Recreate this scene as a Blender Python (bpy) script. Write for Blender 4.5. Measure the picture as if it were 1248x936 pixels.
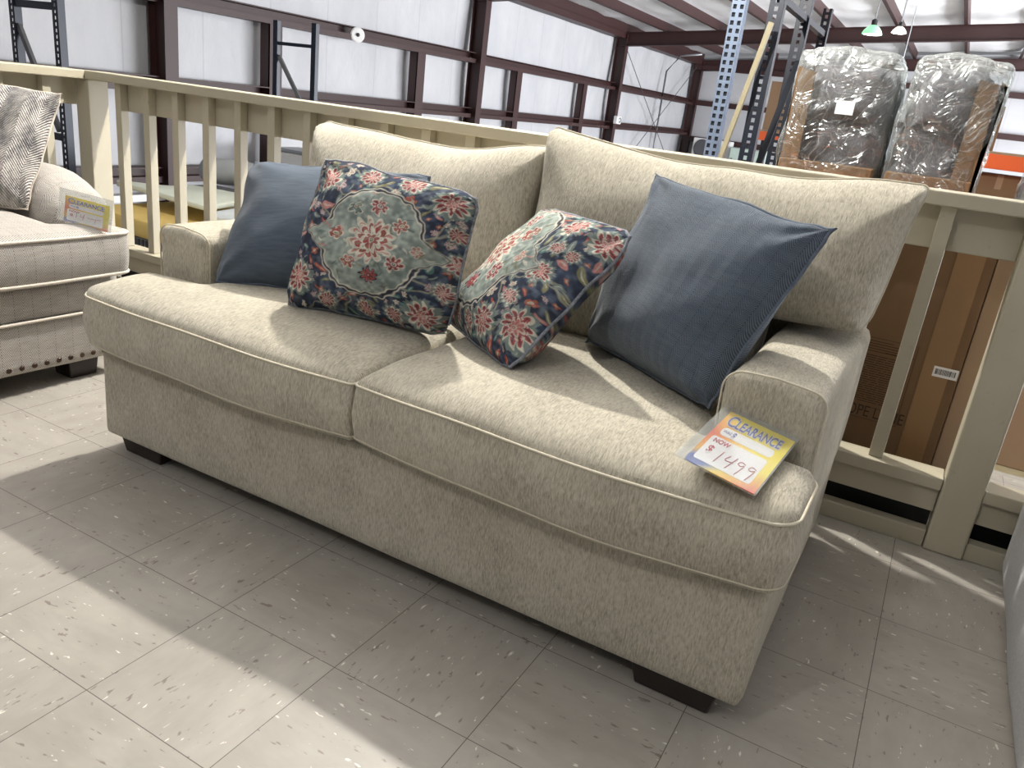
import bpy, bmesh, math, random
import numpy as np
from mathutils import Vector, Matrix, noise
R = math.radians
PI = math.pi
random.seed(7)
SC = bpy.context.scene
C = SC.collection
for o in list(bpy.data.objects):
    bpy.data.objects.remove(o)

# ------------------------------------------------------------------ camera, light, exposure
CAM = (1.718187, -0.978479, 1.064411)
CX = (0.8666801, 0.4854281, 0.1150007)
CU = (-0.2597188, 0.2422386, 0.9348083)
CF = (-0.4259246, 0.8400476, -0.3360182)
cd = bpy.data.cameras.new('camera'); cam = bpy.data.objects.new('camera', cd); C.objects.link(cam)
cd.sensor_width = 36.0; cd.lens = 957.19 / 1248 * 36.0; cd.clip_start = 0.02; cd.clip_end = 200
cam.matrix_world = Matrix(((CX[0], CU[0], -CF[0], CAM[0]), (CX[1], CU[1], -CF[1], CAM[1]), (CX[2], CU[2], -CF[2], CAM[2]), (0, 0, 0, 1)))
SC.camera = cam
w = bpy.data.worlds.new('world'); SC.world = w; w.use_nodes = True
w.node_tree.nodes['Background'].inputs[0].default_value = (0.93, 0.96, 1.0, 1)
w.node_tree.nodes['Background'].inputs[1].default_value = 0.20

def light(name, kind, loc, energy, col=(1, 1, 1), size=0.1, aim=None, size_y=None):
    l = bpy.data.lights.new(name, kind); l.energy = energy; l.color = col
    if kind == 'AREA':
        l.size = size
        if size_y: l.shape = 'RECTANGLE'; l.size_y = size_y
    else:
        l.shadow_soft_size = size
    o = bpy.data.objects.new(name, l); C.objects.link(o); o.location = loc
    if aim is not None:
        o.rotation_euler = (Vector(aim) - Vector(loc)).to_track_quat('-Z', 'Y').to_euler()
    return o
light('key_lamp', 'POINT', (-0.20, 2.25, 3.00), 580, (1.0, 0.96, 0.88), 0.05)
light('second_lamp', 'POINT', (0.30, -2.5, 3.3), 88, (1.0, 0.975, 0.94), 0.10)
light('hall_fill_light', 'AREA', (12.5, 17.0, .7), 6800, (0.96, 0.975, 1.0), 16.0, (2.5, 17, 6.4), 3.2)  # unseen area light added to brighten the roof and far walls
SC.view_settings.view_transform = 'Standard'
SC.view_settings.look = 'None'
SC.view_settings.exposure = 0.0
SC.view_settings.gamma = 1.0
SC.view_settings.use_curve_mapping = False

# ------------------------------------------------------------------ materials
def srgb(r, g, b):
    f = lambda c: (c / 255 / 12.92) if c / 255 <= .04045 else ((c / 255 + .055) / 1.055) ** 2.4
    return (f(r), f(g), f(b), 1.0)

class NT:
    def __init__(s, name):
        s.m = bpy.data.materials.new(name); s.m.use_nodes = True
        s.t = s.m.node_tree; s.b = s.t.nodes['Principled BSDF']
    def n(s, typ, ins=None, **kw):
        x = s.t.nodes.new(typ)
        for k, v in kw.items(): setattr(x, k, v)
        for k, v in (ins or {}).items(): s.set(x.inputs[k], v)
        return x
    def set(s, sock, v):
        if isinstance(v, bpy.types.NodeSocket): s.t.links.new(v, sock)
        elif isinstance(v, bpy.types.Node): s.t.links.new(v.outputs[0], sock)
        else: sock.default_value = v
    def math(s, op, a, b=0.0, c=0.0):
        return s.n('ShaderNodeMath', {0: a, 1: b, 2: c}, operation=op).outputs[0]
    def mix(s, f, a, b, mode='MIX'):
        x = s.n('ShaderNodeMix', data_type='RGBA', blend_type=mode)
        s.set(x.inputs[0], f); s.set(x.inputs[6], a); s.set(x.inputs[7], b)
        return x.outputs[2]
    def uv(s): return s.n('ShaderNodeTexCoord').outputs['UV']
    def obj(s): return s.n('ShaderNodeTexCoord').outputs['Object']
    def sep(s, v): return s.n('ShaderNodeSeparateXYZ', {0: v}).outputs
    def comb(s, x, y, z=0.0): return s.n('ShaderNodeCombineXYZ', {0: x, 1: y, 2: z}).outputs[0]
    def scale(s, v, x, y, z=1.0): return s.n('ShaderNodeVectorMath', {0: v, 1: (x, y, z)}, operation='MULTIPLY').outputs[0]
    def noise(s, v, sc, det=2.0, rough=.5): return s.n('ShaderNodeTexNoise', {'Vector': v, 'Scale': sc, 'Detail': det, 'Roughness': rough}).outputs[0]
    def ramp(s, f, pts):
        r = s.n('ShaderNodeValToRGB', {0: f}); e = r.color_ramp.elements
        while len(e) < len(pts): e.new(.5)
        for i, (p, c) in enumerate(pts): e[i].position = p; e[i].color = c if len(c) == 4 else (*c, 1)
        return r.outputs[0]
    def bump(s, h, dist, strength=1.0):
        x = s.n('ShaderNodeBump', {'Height': h, 'Distance': dist, 'Strength': strength})
        s.set(s.b.inputs['Normal'], x.outputs[0])
    def col(s, v): s.set(s.b.inputs['Base Color'], v)
    def rough(s, v): s.set(s.b.inputs['Roughness'], v)

def plain(name, c, rough=.6, metal=0.0, var=.06, sc=6.0, spec=.5):
    t = NT(name); n = t.noise(t.obj(), sc, 3)
    lo = tuple(max(0, v * (1 - var * 2)) for v in c[:3]) + (1,); hi = tuple(min(1, v * (1 + var * 2)) for v in c[:3]) + (1,)
    t.col(t.mix(n, lo, hi)); t.rough(rough); t.b.inputs['Metallic'].default_value = metal
    t.b.inputs['Specular IOR Level'].default_value = spec
    return t.m

def emit(name, c, s):
    t = NT(name); t.b.inputs['Emission Color'].default_value = c; t.b.inputs['Emission Strength'].default_value = s
    t.col(c); return t.m

def chenille(name, base, dark):
    t = NT(name); uv = t.uv()
    fine = t.noise(t.scale(uv, 1.0, .20), 330, 3, .65)
    wob = t.noise(t.scale(uv, 1.0, .22), 110, 2)
    big = t.noise(uv, 7, 3, .6)
    f = t.math('ADD', t.math('MULTIPLY', fine, .62), t.math('ADD', t.math('MULTIPLY', wob, .2), t.math('MULTIPLY', big, .25)))
    t.col(t.ramp(f, [(.36, dark), (.62, base)]))
    t.rough(.92); t.b.inputs['Sheen Weight'].default_value = .25; t.b.inputs['Sheen Roughness'].default_value = .5
    t.b.inputs['Specular IOR Level'].default_value = .15
    t.bump(t.math('ADD', fine, t.math('MULTIPLY', wob, .6)), .0035, .9)
    return t.m

def herring(name, a, b, stripe, pitch, slub=0.0, ang=0.9):
    t = NT(name); uv = t.uv(); s = t.sep(uv)
    tri = t.math('ABSOLUTE', t.math('SUBTRACT', t.math('FRACT', t.math('DIVIDE', s[0], stripe)), .5))
    ph = t.math('ADD', t.math('DIVIDE', s[1], pitch), t.math('MULTIPLY', tri, stripe / pitch * 2 * ang))
    wv = t.math('ADD', t.math('MULTIPLY', t.math('SINE', t.math('MULTIPLY', ph, 2 * PI)), .5), .5)
    big = t.noise(t.scale(uv, .35, 1.6), 60, 3, .6)
    f = t.math('ADD', t.math('MULTIPLY', wv, .6 - slub), t.math('MULTIPLY', big, .4 + slub))
    edge = t.math('LESS_THAN', tri, .03)
    f = t.math('SUBTRACT', f, t.math('MULTIPLY', edge, .12))
    t.col(t.ramp(f, [(.15, b), (.8, a)])); t.rough(.9)
    t.b.inputs['Sheen Weight'].default_value = .2; t.b.inputs['Specular IOR Level'].default_value = .15
    t.bump(f, .0014, .8)
    return t.m

def painted(name):
    t = NT(name)
    a = t.n('ShaderNodeVertexColor', layer_name='Col').outputs[0]
    uv = t.uv(); n = t.noise(uv, 420, 2, .7); n2 = t.noise(t.scale(uv, 1, .5), 90, 3, .7)
    t.col(t.mix(t.math('MULTIPLY', t.math('ADD', n, n2), .10), a, t.mix(.5, a, srgb(205, 205, 195)), 'MIX'))
    t.rough(.92); t.b.inputs['Specular IOR Level'].default_value = .1
    t.bump(t.math('ADD', n, n2), .002, .9)
    return t.m

def floor_mat():
    t = NT('vinyl_floor_tile'); o = t.obj(); s = t.sep(o); T = .3048
    fx = t.math('DIVIDE', s[0], T); fy = t.math('DIVIDE', s[1], T)
    ix = t.math('FLOOR', fx); iy = t.math('FLOOR', fy)
    ax = t.math('ABSOLUTE', t.math('SUBTRACT', t.math('FRACT', t.math('ADD', fx, .5)), .5))
    ay = t.math('ABSOLUTE', t.math('SUBTRACT', t.math('FRACT', t.math('ADD', fy, .5)), .5))
    line = t.math('LESS_THAN', t.math('MINIMUM', ax, ay), .0028)
    par = t.math('MODULO', t.math('ABSOLUTE', t.math('ADD', ix, iy)), 2.0)
    tile = t.n('ShaderNodeTexWhiteNoise', {'Vector': t.comb(ix, iy, 3.0)}).outputs[0]
    offs = t.math('MULTIPLY', tile, 37.0)
    va = t.comb(t.math('MULTIPLY', s[0], .33), s[1], offs); vb = t.comb(s[0], t.math('MULTIPLY', s[1], .33), offs)
    mx = t.n('ShaderNodeMix', data_type='VECTOR'); t.set(mx.inputs[0], par); t.set(mx.inputs[4], va); t.set(mx.inputs[5], vb)
    v = mx.outputs[1]
    dn = t.noise(v, 92, 2.5, .55); wn = t.noise(t.n('ShaderNodeVectorMath', {0: v, 1: (5, 9, 2)}, operation='ADD').outputs[0], 105, 2.5, .55)
    cloud = t.noise(o, 3.2, 4, .6); sm = t.noise(v, 22, 3, .6)
    base = t.mix(t.ramp(t.math('ADD', t.math('MULTIPLY', cloud, .6), t.math('MULTIPLY', sm, .4)), [(.35, (0, 0, 0)), (.65, (1, 1, 1))]), srgb(150, 145, 137), srgb(171, 166, 157))
    base = t.mix(t.math('MULTIPLY', tile, .22), base, srgb(148, 141, 135))
    dk = t.ramp(dn, [(.655, (0, 0, 0)), (.70, (1, 1, 1))]); wt = t.ramp(wn, [(.68, (0, 0, 0)), (.72, (1, 1, 1))])
    c = t.mix(t.math('MULTIPLY', dk, .6), base, srgb(96, 82, 74)); c = t.mix(t.math('MULTIPLY', wt, .7), c, srgb(236, 232, 222))
    c = t.mix(t.math('MULTIPLY', line, .8), c, srgb(62, 55, 50))
    t.col(c); t.rough(t.math('ADD', .34, t.math('MULTIPLY', cloud, .2)))
    t.b.inputs['Specular IOR Level'].default_value = .35
    t.bump(t.math('SUBTRACT', t.math('MULTIPLY', sm, .1), line), .001, .5)
    return t.m

def vinyl_wall():
    t = NT('wall_insulation'); o = t.obj(); s = t.sep(o)
    n = t.noise(t.comb(t.math('MULTIPLY', s[1], .9), t.math('MULTIPLY', s[2], .5), 0), 2.2, 4, .6)
    seam = t.math('LESS_THAN', t.math('ABSOLUTE', t.math('SUBTRACT', t.math('FRACT', t.math('DIVIDE', t.math('ADD', s[1], s[0]), 1.25)), .5)), .008)
    t.col(t.mix(t.math('MULTIPLY', seam, .3), t.mix(n, srgb(172, 174, 180), srgb(200, 200, 203)), srgb(140, 142, 146)))
    t.rough(.5); t.bump(t.math('ADD', n, t.math('MULTIPLY', seam, .2)), .05, .6)
    return t.m

def plastic():
    t = NT('clear_plastic_film'); o = t.obj()
    d = t.noise(o, 3.0, 2); dv = t.n('ShaderNodeVectorMath', {0: o, 1: t.comb(t.math('MULTIPLY', d, .35), 0.0, t.math('MULTIPLY', d, .5))}, operation='ADD').outputs[0]
    n1 = t.noise(t.scale(dv, 1, 1, .30), 7, 2, .5); n2 = t.noise(t.scale(dv, .6, .6, 1), 11, 3, .6)
    r1 = t.math('ABSOLUTE', t.math('SUBTRACT', n1, .5)); r2 = t.math('ABSOLUTE', t.math('SUBTRACT', n2, .48))
    fold = t.math('ADD', t.math('MULTIPLY', r1, 1.0), t.math('MULTIPLY', r2, .55))
    tr = t.n('ShaderNodeBsdfTransparent', {0: (.95, .97, .96, 1)})
    gl = t.n('ShaderNodeBsdfGlossy', {0: (.97, 1, 1, 1), 'Roughness': .19})
    df = t.n('ShaderNodeBsdfDiffuse', {0: (.78, .82, .80, 1)})
    bp = t.n('ShaderNodeBump', {'Height': fold, 'Distance': .10, 'Strength': 1.0})
    t.set(gl.inputs['Normal'], bp.outputs[0])
    lw = t.n('ShaderNodeLayerWeight', {0: .30}); t.set(lw.inputs['Normal'], bp.outputs[0])
    m1 = t.n('ShaderNodeMixShader', {0: .30, 1: gl.outputs[0], 2: df.outputs[0]})
    gz = t.sep(t.n('ShaderNodeTexCoord').outputs['Generated'])[2]
    f = t.math('ADD', t.math('ADD', .08, t.math('MULTIPLY', t.math('POWER', gz, 3.0), .22)), t.math('MULTIPLY', lw.outputs['Facing'], .40))
    f = t.math('ADD', f, t.ramp(t.math('MINIMUM', r1, r2), [(0.0, (.34, .34, .34)), (.012, (0, 0, 0))]))
    m2 = t.n('ShaderNodeMixShader', {0: t.math('MINIMUM', f, .8), 1: tr.outputs[0], 2: m1.outputs[0]})
    t.t.links.new(m2.outputs[0], t.t.nodes['Material Output'].inputs[0])
    return t.m

def sleeve_mat():
    t = NT('clear_sleeve_plastic')
    tr = t.n('ShaderNodeBsdfTransparent', {0: (.95, .96, .96, 1)})
    gl = t.n('ShaderNodeBsdfGlossy', {0: (1, 1, 1, 1), 'Roughness': .12}); df = t.n('ShaderNodeBsdfDiffuse', {0: (.8, .8, .78, 1)})
    m1 = t.n('ShaderNodeMixShader', {0: .5, 1: gl.outputs[0], 2: df.outputs[0]})
    m2 = t.n('ShaderNodeMixShader', {0: .17, 1: tr.outputs[0], 2: m1.outputs[0]})
    t.t.links.new(m2.outputs[0], t.t.nodes['Material Output'].inputs[0])
    return t.m

def card_mat():
    # printed rainbow border: yellow upper right, red left and lower right, blue lower left corner
    t = NT('clearance_card_print'); s = t.sep(t.uv())
    red = t.math('MAXIMUM', t.math('SUBTRACT', 1.0, t.math('MULTIPLY', t.math('ADD', t.math('ABSOLUTE', t.math('SUBTRACT', s[1], .55)), t.math('MULTIPLY', s[0], 1.0)), 1.6)),
                 t.math('SUBTRACT', 1.0, t.math('MULTIPLY', t.math('ADD', t.math('MULTIPLY', s[1], 2.2), t.math('ABSOLUTE', t.math('SUBTRACT', s[0], .95))), 1.4)))
    c = t.mix(t.math('MAXIMUM', red, 0.0), srgb(243, 222, 30), srgb(224, 74, 62))
    d = t.math('MULTIPLY', t.math('ADD', t.math('ABSOLUTE', t.math('SUBTRACT', s[0], .12)), t.math('MULTIPLY', t.math('ABSOLUTE', t.math('SUBTRACT', s[1], .07)), 1.8)), 2.6)
    blue = t.math('MAXIMUM', t.math('SUBTRACT', 1.0, d), 0.0)
    c = t.mix(t.math('MINIMUM', t.math('MULTIPLY', blue, 1.8), 1.0), c, srgb(52, 84, 165))
    t.col(c); t.rough(.4); return t.m

def carton_mat(name, c):
    t = NT(name); o = t.obj(); n = t.noise(t.scale(o, 1, 1, .15), 40, 3); b = t.noise(o, 2.5, 3)
    lo = tuple(v * .82 for v in c[:3]) + (1,)
    t.col(t.mix(t.math('ADD', t.math('MULTIPLY', n, .4), t.math('MULTIPLY', b, .6)), lo, c)); t.rough(.8); return t.m

def cream_mat():
    t = NT('cream_railing_paint'); o = t.obj(); n = t.noise(o, 5, 4); k = t.noise(o, 38, 2)
    c = t.mix(n, srgb(170, 163, 143), srgb(187, 180, 160))
    c = t.mix(t.math('MULTIPLY', t.ramp(k, [(.68, (0, 0, 0)), (.74, (1, 1, 1))]), .25), c, srgb(140, 125, 98))
    t.col(c); t.rough(.45); return t.m

M = {}
M['floor'] = floor_mat(); M['wall'] = vinyl_wall(); M['film'] = plastic(); M['sleeve'] = sleeve_mat(); M['card'] = card_mat()
M['ceiling'] = plain('roof_insulation', srgb(244, 245, 248), .6, 0, .03, 2)
M['steel'] = plain('maroon_steel_paint', srgb(54, 29, 29), .5, 0, .12, 3)
M['concrete'] = plain('warehouse_concrete', srgb(150, 146, 138), .8, 0, .1, 2)
M['cream'] = cream_mat()
M['cream_side'] = plain('cream_wood', srgb(205, 190, 160), .55, 0, .05, 8)
M['chenille'] = chenille('beige_chenille', srgb(203, 196, 178), srgb(142, 134, 117))
M['welt'] = plain('beige_welt', srgb(208, 200, 180), .9, 0, .05, 80)
M['foot'] = plain('espresso_wood', srgb(38, 30, 27), .4, 0, .15, 20)
M['blue_h'] = herring('blue_herringbone', srgb(104, 115, 127), srgb(54, 63, 75), .032, .0065)
M['blue_s'] = herring('blue_slub_weave', srgb(97, 109, 123), srgb(56, 66, 80), .5, .004, .25)
M['blue_welt'] = plain('blue_welt', srgb(92, 102, 115), .9, 0, .2, 150)
M['floral'] = painted('floral_tapestry')
M['cream_h'] = herring('cream_herringbone', srgb(205, 200, 192), srgb(128, 121, 116), .058, .0095)
M['cream_welt'] = plain('cream_welt', srgb(214, 204, 192), .9, 0, .1, 120)
M['nail'] = plain('bronze_nailhead', srgb(78, 62, 54), .35, .8, .1, 50)
M['grey_fab'] = plain('light_grey_fabric', srgb(190, 191, 194), .95, 0, .12, 150)
M['rack_navy'] = plain('navy_rack_paint', srgb(20, 27, 42), .4, .2, .1, 10)
M['rack_pale'] = plain('pale_blue_rack_paint', srgb(112, 126, 148), .4, .2, .1, 10)
M['rack_hole'] = plain('slot_shade_and_brace', srgb(24, 28, 38), .8)  # dark colour for shade behind the slots, also the diagonal brace
M['rack_grey'] = plain('grey_brace', srgb(86, 86, 90), .5)
M['orange'] = plain('orange_beam_paint', srgb(232, 98, 40), .5, 0, .05)
M['carton'] = carton_mat('brown_carton', srgb(126, 97, 69))
M['carton_l'] = carton_mat('light_carton', srgb(160, 133, 107))
M['tan'] = plain('tan_plank', srgb(150, 141, 114), .6)
M['dark_uph'] = chenille('charcoal_upholstery', srgb(122, 120, 126), srgb(80, 78, 84))
M['white'] = plain('white_paint', srgb(232, 232, 232), .5, 0, .02)
M['ink'] = plain('carton_print', srgb(62, 44, 30), .8)
M['black'] = plain('black_plastic', srgb(20, 20, 22), .5)
M['blue_ink'] = plain('blue_ink', srgb(62, 76, 158), .5)
M['red_ink'] = plain('red_ink', srgb(190, 45, 70), .5)
M['paper'] = plain('white_paper', srgb(240, 238, 240), .5, 0, .01)
M['foam_y'] = plain('yellow_foam', srgb(222, 192, 116), .8, 0, .05)
M['foam_w'] = plain('pale_foam', srgb(222, 228, 214), .8, 0, .05)
M['foam_g'] = plain('grey_wrap', srgb(176, 180, 182), .5, 0, .1)
M['red'] = plain('red_board', srgb(170, 50, 40), .6)
M['galv'] = plain('galvanised', srgb(160, 164, 168), .4, .6)

# ------------------------------------------------------------------ mesh helpers
def link(name, me, mat, parent=None):
    o = bpy.data.objects.new(name, me); C.objects.link(o)
    if mat is not None: me.materials.append(mat)
    if parent is not None:
        o.parent = parent
        p = parent; L = Vector((0, 0, 0))
        while p is not None: L += Vector(p.location); p = p.parent
        o.location = -L            # mesh data are in world coordinates
    return o

def boxuv(me):
    if not me.uv_layers: me.uv_layers.new(name='UVMap')
    uv = me.uv_layers[0].data
    for p in me.polygons:
        n = p.normal; a = max(range(3), key=lambda k: abs(n[k]))
        for li in p.loop_indices:
            c = me.vertices[me.loops[li].vertex_index].co
            uv[li].uv = (c.y, c.z) if a == 0 else ((c.x, c.z) if a == 1 else (c.x, c.y))

def obj(name, bm, mat, parent=None, smooth=False, uv=True):
    me = bpy.data.meshes.new(name); bm.normal_update(); bm.to_mesh(me); bm.free()
    if smooth:
        for p in me.polygons: p.use_smooth = True
    if uv: boxuv(me)
    return link(name, me, mat, parent)

def box(bm, x0, x1, y0, y1, z0, z1, bev=0.0, M4=None, seg=2):
    r = bmesh.ops.create_cube(bm, size=1.0)
    vs = r['verts']
    T = Matrix.Translation(((x0 + x1) / 2, (y0 + y1) / 2, (z0 + z1) / 2)) @ Matrix.Diagonal((x1 - x0, y1 - y0, z1 - z0, 1))
    if M4 is not None: T = M4 @ T
    bmesh.ops.transform(bm, matrix=T, verts=vs)
    if bev > 0:
        es = list({e for v in vs for e in v.link_edges})
        bmesh.ops.bevel(bm, geom=es, offset=bev, segments=seg, profile=.5, affect='EDGES')
    return bm

def BX(*a, **k):
    bm = bmesh.new(); box(bm, *a, **k); return bm

def beam(bm, a, b, wid, th, up=(0, 0, 1), bev=0.0):
    a = Vector(a); b = Vector(b); d = b - a; L = d.length; z = d.normalized()
    x = z.cross(Vector(up));
    if x.length < 1e-4: x = Vector((1, 0, 0))
    x.normalize(); y = z.cross(x)
    T = Matrix(((x.x, y.x, z.x, 0), (x.y, y.y, z.y, 0), (x.z, y.z, z.z, 0), (0, 0, 0, 1))); T.translation = (a + b) / 2
    return box(bm, -wid / 2, wid / 2, -th / 2, th / 2, -L / 2, L / 2, bev, T)

def tube(bm, pts, r, seg=8, closed=False, cap=True):
    pts = [Vector(p) for p in pts]; n = len(pts); rings = []
    for i, p in enumerate(pts):
        a = pts[i - 1] if (i > 0 or closed) else p; b = pts[(i + 1) % n] if (i < n - 1 or closed) else p
        t = (b - a);
        if t.length < 1e-9: t = Vector((0, 0, 1))
        t.normalize()
        up = Vector((0, 0, 1)) if abs(t.z) < .9 else Vector((1, 0, 0))
        x = t.cross(up).normalized(); y = x.cross(t)
        rr = r[i] if isinstance(r, (list, tuple)) else r
        rings.append([bm.verts.new(p + (x * math.cos(2 * PI * k / seg) + y * math.sin(2 * PI * k / seg)) * rr) for k in range(seg)])
    m = n if closed else n - 1
    for i in range(m):
        A = rings[i]; B = rings[(i + 1) % n]
        for k in range(seg): bm.faces.new((A[k], A[(k + 1) % seg], B[(k + 1) % seg], B[k]))
    if cap and not closed:
        bm.faces.new(rings[0][::-1]); bm.faces.new(rings[-1])
    return bm

def lathe(bm, prof, loc, seg=24, axis=(0, 0, 1)):
    q = Vector((0, 0, 1)).rotation_difference(Vector(axis)); loc = Vector(loc); rings = []
    for (r, z) in prof:
        rings.append([bm.verts.new(loc + q @ Vector((r * math.cos(2 * PI * k / seg), r * math.sin(2 * PI * k / seg), z))) for k in range(seg)])
    for A, B in zip(rings, rings[1:]):
        for k in range(seg): bm.faces.new((A[k], A[(k + 1) % seg], B[(k + 1) % seg], B[k]))
    bm.faces.new(rings[0][::-1]); bm.faces.new(rings[-1])
    return bm

def thing(name, label, cat, loc=(0, 0, 0), group=None):
    o = bpy.data.objects.new(name, None); C.objects.link(o); o.location = loc
    o.empty_display_size = .1
    return tag(o, label, cat, group)

def tag(o, label, cat, group=None, kind=None):
    o['label'] = label; o['category'] = cat
    if group: o['group'] = group
    if kind: o['kind'] = kind
    return o

def struct(name, bm, m, **k):
    o = obj(name, bm, m, **k); o['kind'] = 'structure'; return o
TR = [0]
def trim(bm, m, **k):
    TR[0] += 1; return struct('trim_%d' % TR[0], bm, m, **k)

def cushion(rects, s, H, Rr, zc, f, corners=(), step=.03, prof_p=2.0, side=0, bulge=0.0, seams=()):
    """union of rects in the (a,b) plane, edge half height s, centre half thickness H reached over distance Rr;
       corners: (a,b,dirA,dirB,r) rounded convex corners; f(a,b,h)->xyz. returns bm, list of outline loops"""
    def lines(vals, ed):
        L = set()
        for v in vals:
            L.add(round(v, 5))
            for k in (.015, .05, .11, .2, .33, .5, .75, 1.0):
                for sg in (-1, 1): L.add(round(v + sg * Rr * k, 5))
        lo, hi = min(vals), max(vals); n = max(2, int((hi - lo) / step))
        for i in range(n + 1): L.add(round(lo + (hi - lo) * i / n, 5))
        L = sorted(v for v in L if lo - 1e-6 <= v <= hi + 1e-6); out = [L[0]]
        keep = {round(v, 5) for v in vals}
        for v in L[1:]:
            if v - out[-1] < .0025:
                if v in keep: out[-1] = v
                continue
            out.append(v)
        return out
    A = lines([r[0] for r in rects] + [r[1] for r in rects], 0); B = lines([r[2] for r in rects] + [r[3] for r in rects], 0)
    nA, nB = len(A), len(B)
    ins = [[any(r[0] < (A[i] + A[i + 1]) / 2 < r[1] and r[2] < (B[j] + B[j + 1]) / 2 < r[3] for r in rects) for j in range(nB - 1)] for i in range(nA - 1)]
    I = lambda i, j: 0 <= i < nA - 1 and 0 <= j < nB - 1 and ins[i][j]
    segs = []
    for i in range(nA):
        for j in range(nB - 1):
            if I(i, j) != I(i - 1, j): segs.append(((i, j), (i, j + 1)) if I(i - 1, j) else ((i, j + 1), (i, j)))
    for j in range(nB):
        for i in range(nA - 1):
            if I(i, j) != I(i, j - 1): segs.append(((i, j), (i + 1, j)) if I(i, j) else ((i + 1, j), (i, j)))
    S = np.array([[A[a[0]], B[a[1]], A[b[0]], B[b[1]]] for a, b in segs])
    def dist(a, b):
        d = S[:, 2:] - S[:, :2]; w = np.array([a, b]) - S[:, :2]
        t = np.clip((w * d).sum(1) / (d * d).sum(1), 0, 1)
        e = w - d * t[:, None]; return math.sqrt((e * e).sum(1).min())
    def warp(a, b):
        for (ca, cb, da, db, r) in corners:
            u = (a - (ca - da * r)) * da / r; v = (b - (cb - db * r)) * db / r
            if 0 < u <= 1.0001 and 0 < v <= 1.0001:
                u2 = u * math.sqrt(1 - v * v / 2); v2 = v * math.sqrt(1 - u * u / 2)
                return ca - da * r + da * u2 * r, cb - db * r + db * v2 * r
        return a, b
    bm = bmesh.new(); top = {}; bot = {}; W = {}
    onb = {p for sg in segs for p in sg}
    for i in range(nA):
        for j in range(nB):
            if I(i, j) or I(i - 1, j) or I(i, j - 1) or I(i - 1, j - 1):
                d = 0 if (i, j) in onb else dist(A[i], B[j]); t = min(d / Rr, 1)
                h = s + (H - s) * (1 - (1 - t) ** prof_p) ** (1 / prof_p)
                a, b = warp(A[i], B[j]); W[i, j] = (a, b)
                top[i, j] = bm.verts.new(f(a, b, zc + h)); bot[i, j] = top[i, j] if (s == 0 and (i, j) in onb) else bm.verts.new(f(a, b, zc - h))
    for i in range(nA - 1):
        for j in range(nB - 1):
            if ins[i][j]:
                bm.faces.new((top[i, j], top[i + 1, j], top[i + 1, j + 1], top[i, j + 1]))
                bm.faces.new((bot[i, j + 1], bot[i + 1, j + 1], bot[i + 1, j], bot[i, j]))
    nxt = dict(segs)
    # ordered loop
    st = segs[0][0]; loop = [st]; cur = nxt[st]
    while cur != st: loop.append(cur); cur = nxt[cur]
    n = len(loop)
    if s > 0:
        K = max(1, side); cols = []
        for k, p in enumerate(loop):
            a, b = W[p]; pa, pb = W[loop[k - 1]]; na, nb = W[loop[(k + 1) % n]]
            ta, tb = na - pa, nb - pb; L = math.hypot(ta, tb) or 1; oa, ob = tb / L, -ta / L
            col = [bot[p]]
            for m in range(1, K):
                tt = m / K; bb = bulge * math.sin(PI * tt)
                col.append(bm.verts.new(f(a + oa * bb, b + ob * bb, zc - s + 2 * s * tt)))
            col.append(top[p]); cols.append(col)
        for k in range(n):
            c0, c1 = cols[k], cols[(k + 1) % n]
            for m in range(K): bm.faces.new((c0[m], c1[m], c1[m + 1], c0[m + 1]))
    bmesh.ops.recalc_face_normals(bm, faces=bm.faces)
    loops = []
    for hz in seams:
        pts = []
        for k, p in enumerate(loop):
            a, b = W[p]; pa, pb = W[loop[k - 1]]; na, nb = W[loop[(k + 1) % n]]
            ta, tb = na - pa, nb - pb; L = math.hypot(ta, tb) or 1
            pts.append(f(a + tb / L * .001, b - ta / L * .001, zc + hz))
        loops.append(pts)
    return bm, loops

def wob(p, amp, sc, seed=0.0):
    return Vector(p) + Vector((noise.noise(Vector((p[0] * sc + seed, p[1] * sc, p[2] * sc))), noise.noise(Vector((p[0] * sc, p[1] * sc + 7 + seed, p[2] * sc))), noise.noise(Vector((p[0] * sc, p[1] * sc, p[2] * sc + 13 + seed))))) * amp

# ------------------------------------------------------------------ structure
LOW = -1.2; WX = -7.73; FY = [-1.25, 6.37, 13.95, 21.6, 29.2]
def roofz(x): return 3.28 + (x - WX) / 12
def floor_slab():
    bm = bmesh.new(); box(bm, -1.95, 7.0, -5.0, 2.2, -.25, 0.0); return bm
struct('floor', floor_slab(), M['floor'])
struct('trim_platform', BX(-1.95, 7.0, 2.2, 2.24, LOW, -.001), M['concrete'])
struct('floor_lower', BX(WX - .2, 16, -6, 29.6, LOW - .2, LOW), M['concrete'])
def wall_bm(axis):
    bm = bmesh.new()
    ys = np.linspace(-4, 29.5, 120); zs = [LOW, -.9, -.39, .1, .5, .75, 1.0, 1.4, 1.82, 2.2, 2.8, 3.4]
    if axis == 'x': V = [[bm.verts.new((WX - .12 - .05 * math.sin(3.1 * y) * math.cos(2 * z), y, z)) for z in zs] for y in ys]
    else:
        xs = np.linspace(WX - .12, 16, 60)
        V = [[bm.verts.new((x, 29.4, z if z < 3.3 else roofz(x) + .1)) for z in zs] for x in xs]
    for a, b in zip(V, V[1:]):
        for k in range(len(zs) - 1): bm.faces.new((a[k], b[k], b[k + 1], a[k + 1]))
    return bm
struct('wall_left', wall_bm('x'), M['wall'], smooth=True)
struct('wall_back', wall_bm('y'), M['wall'], smooth=True)
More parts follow.
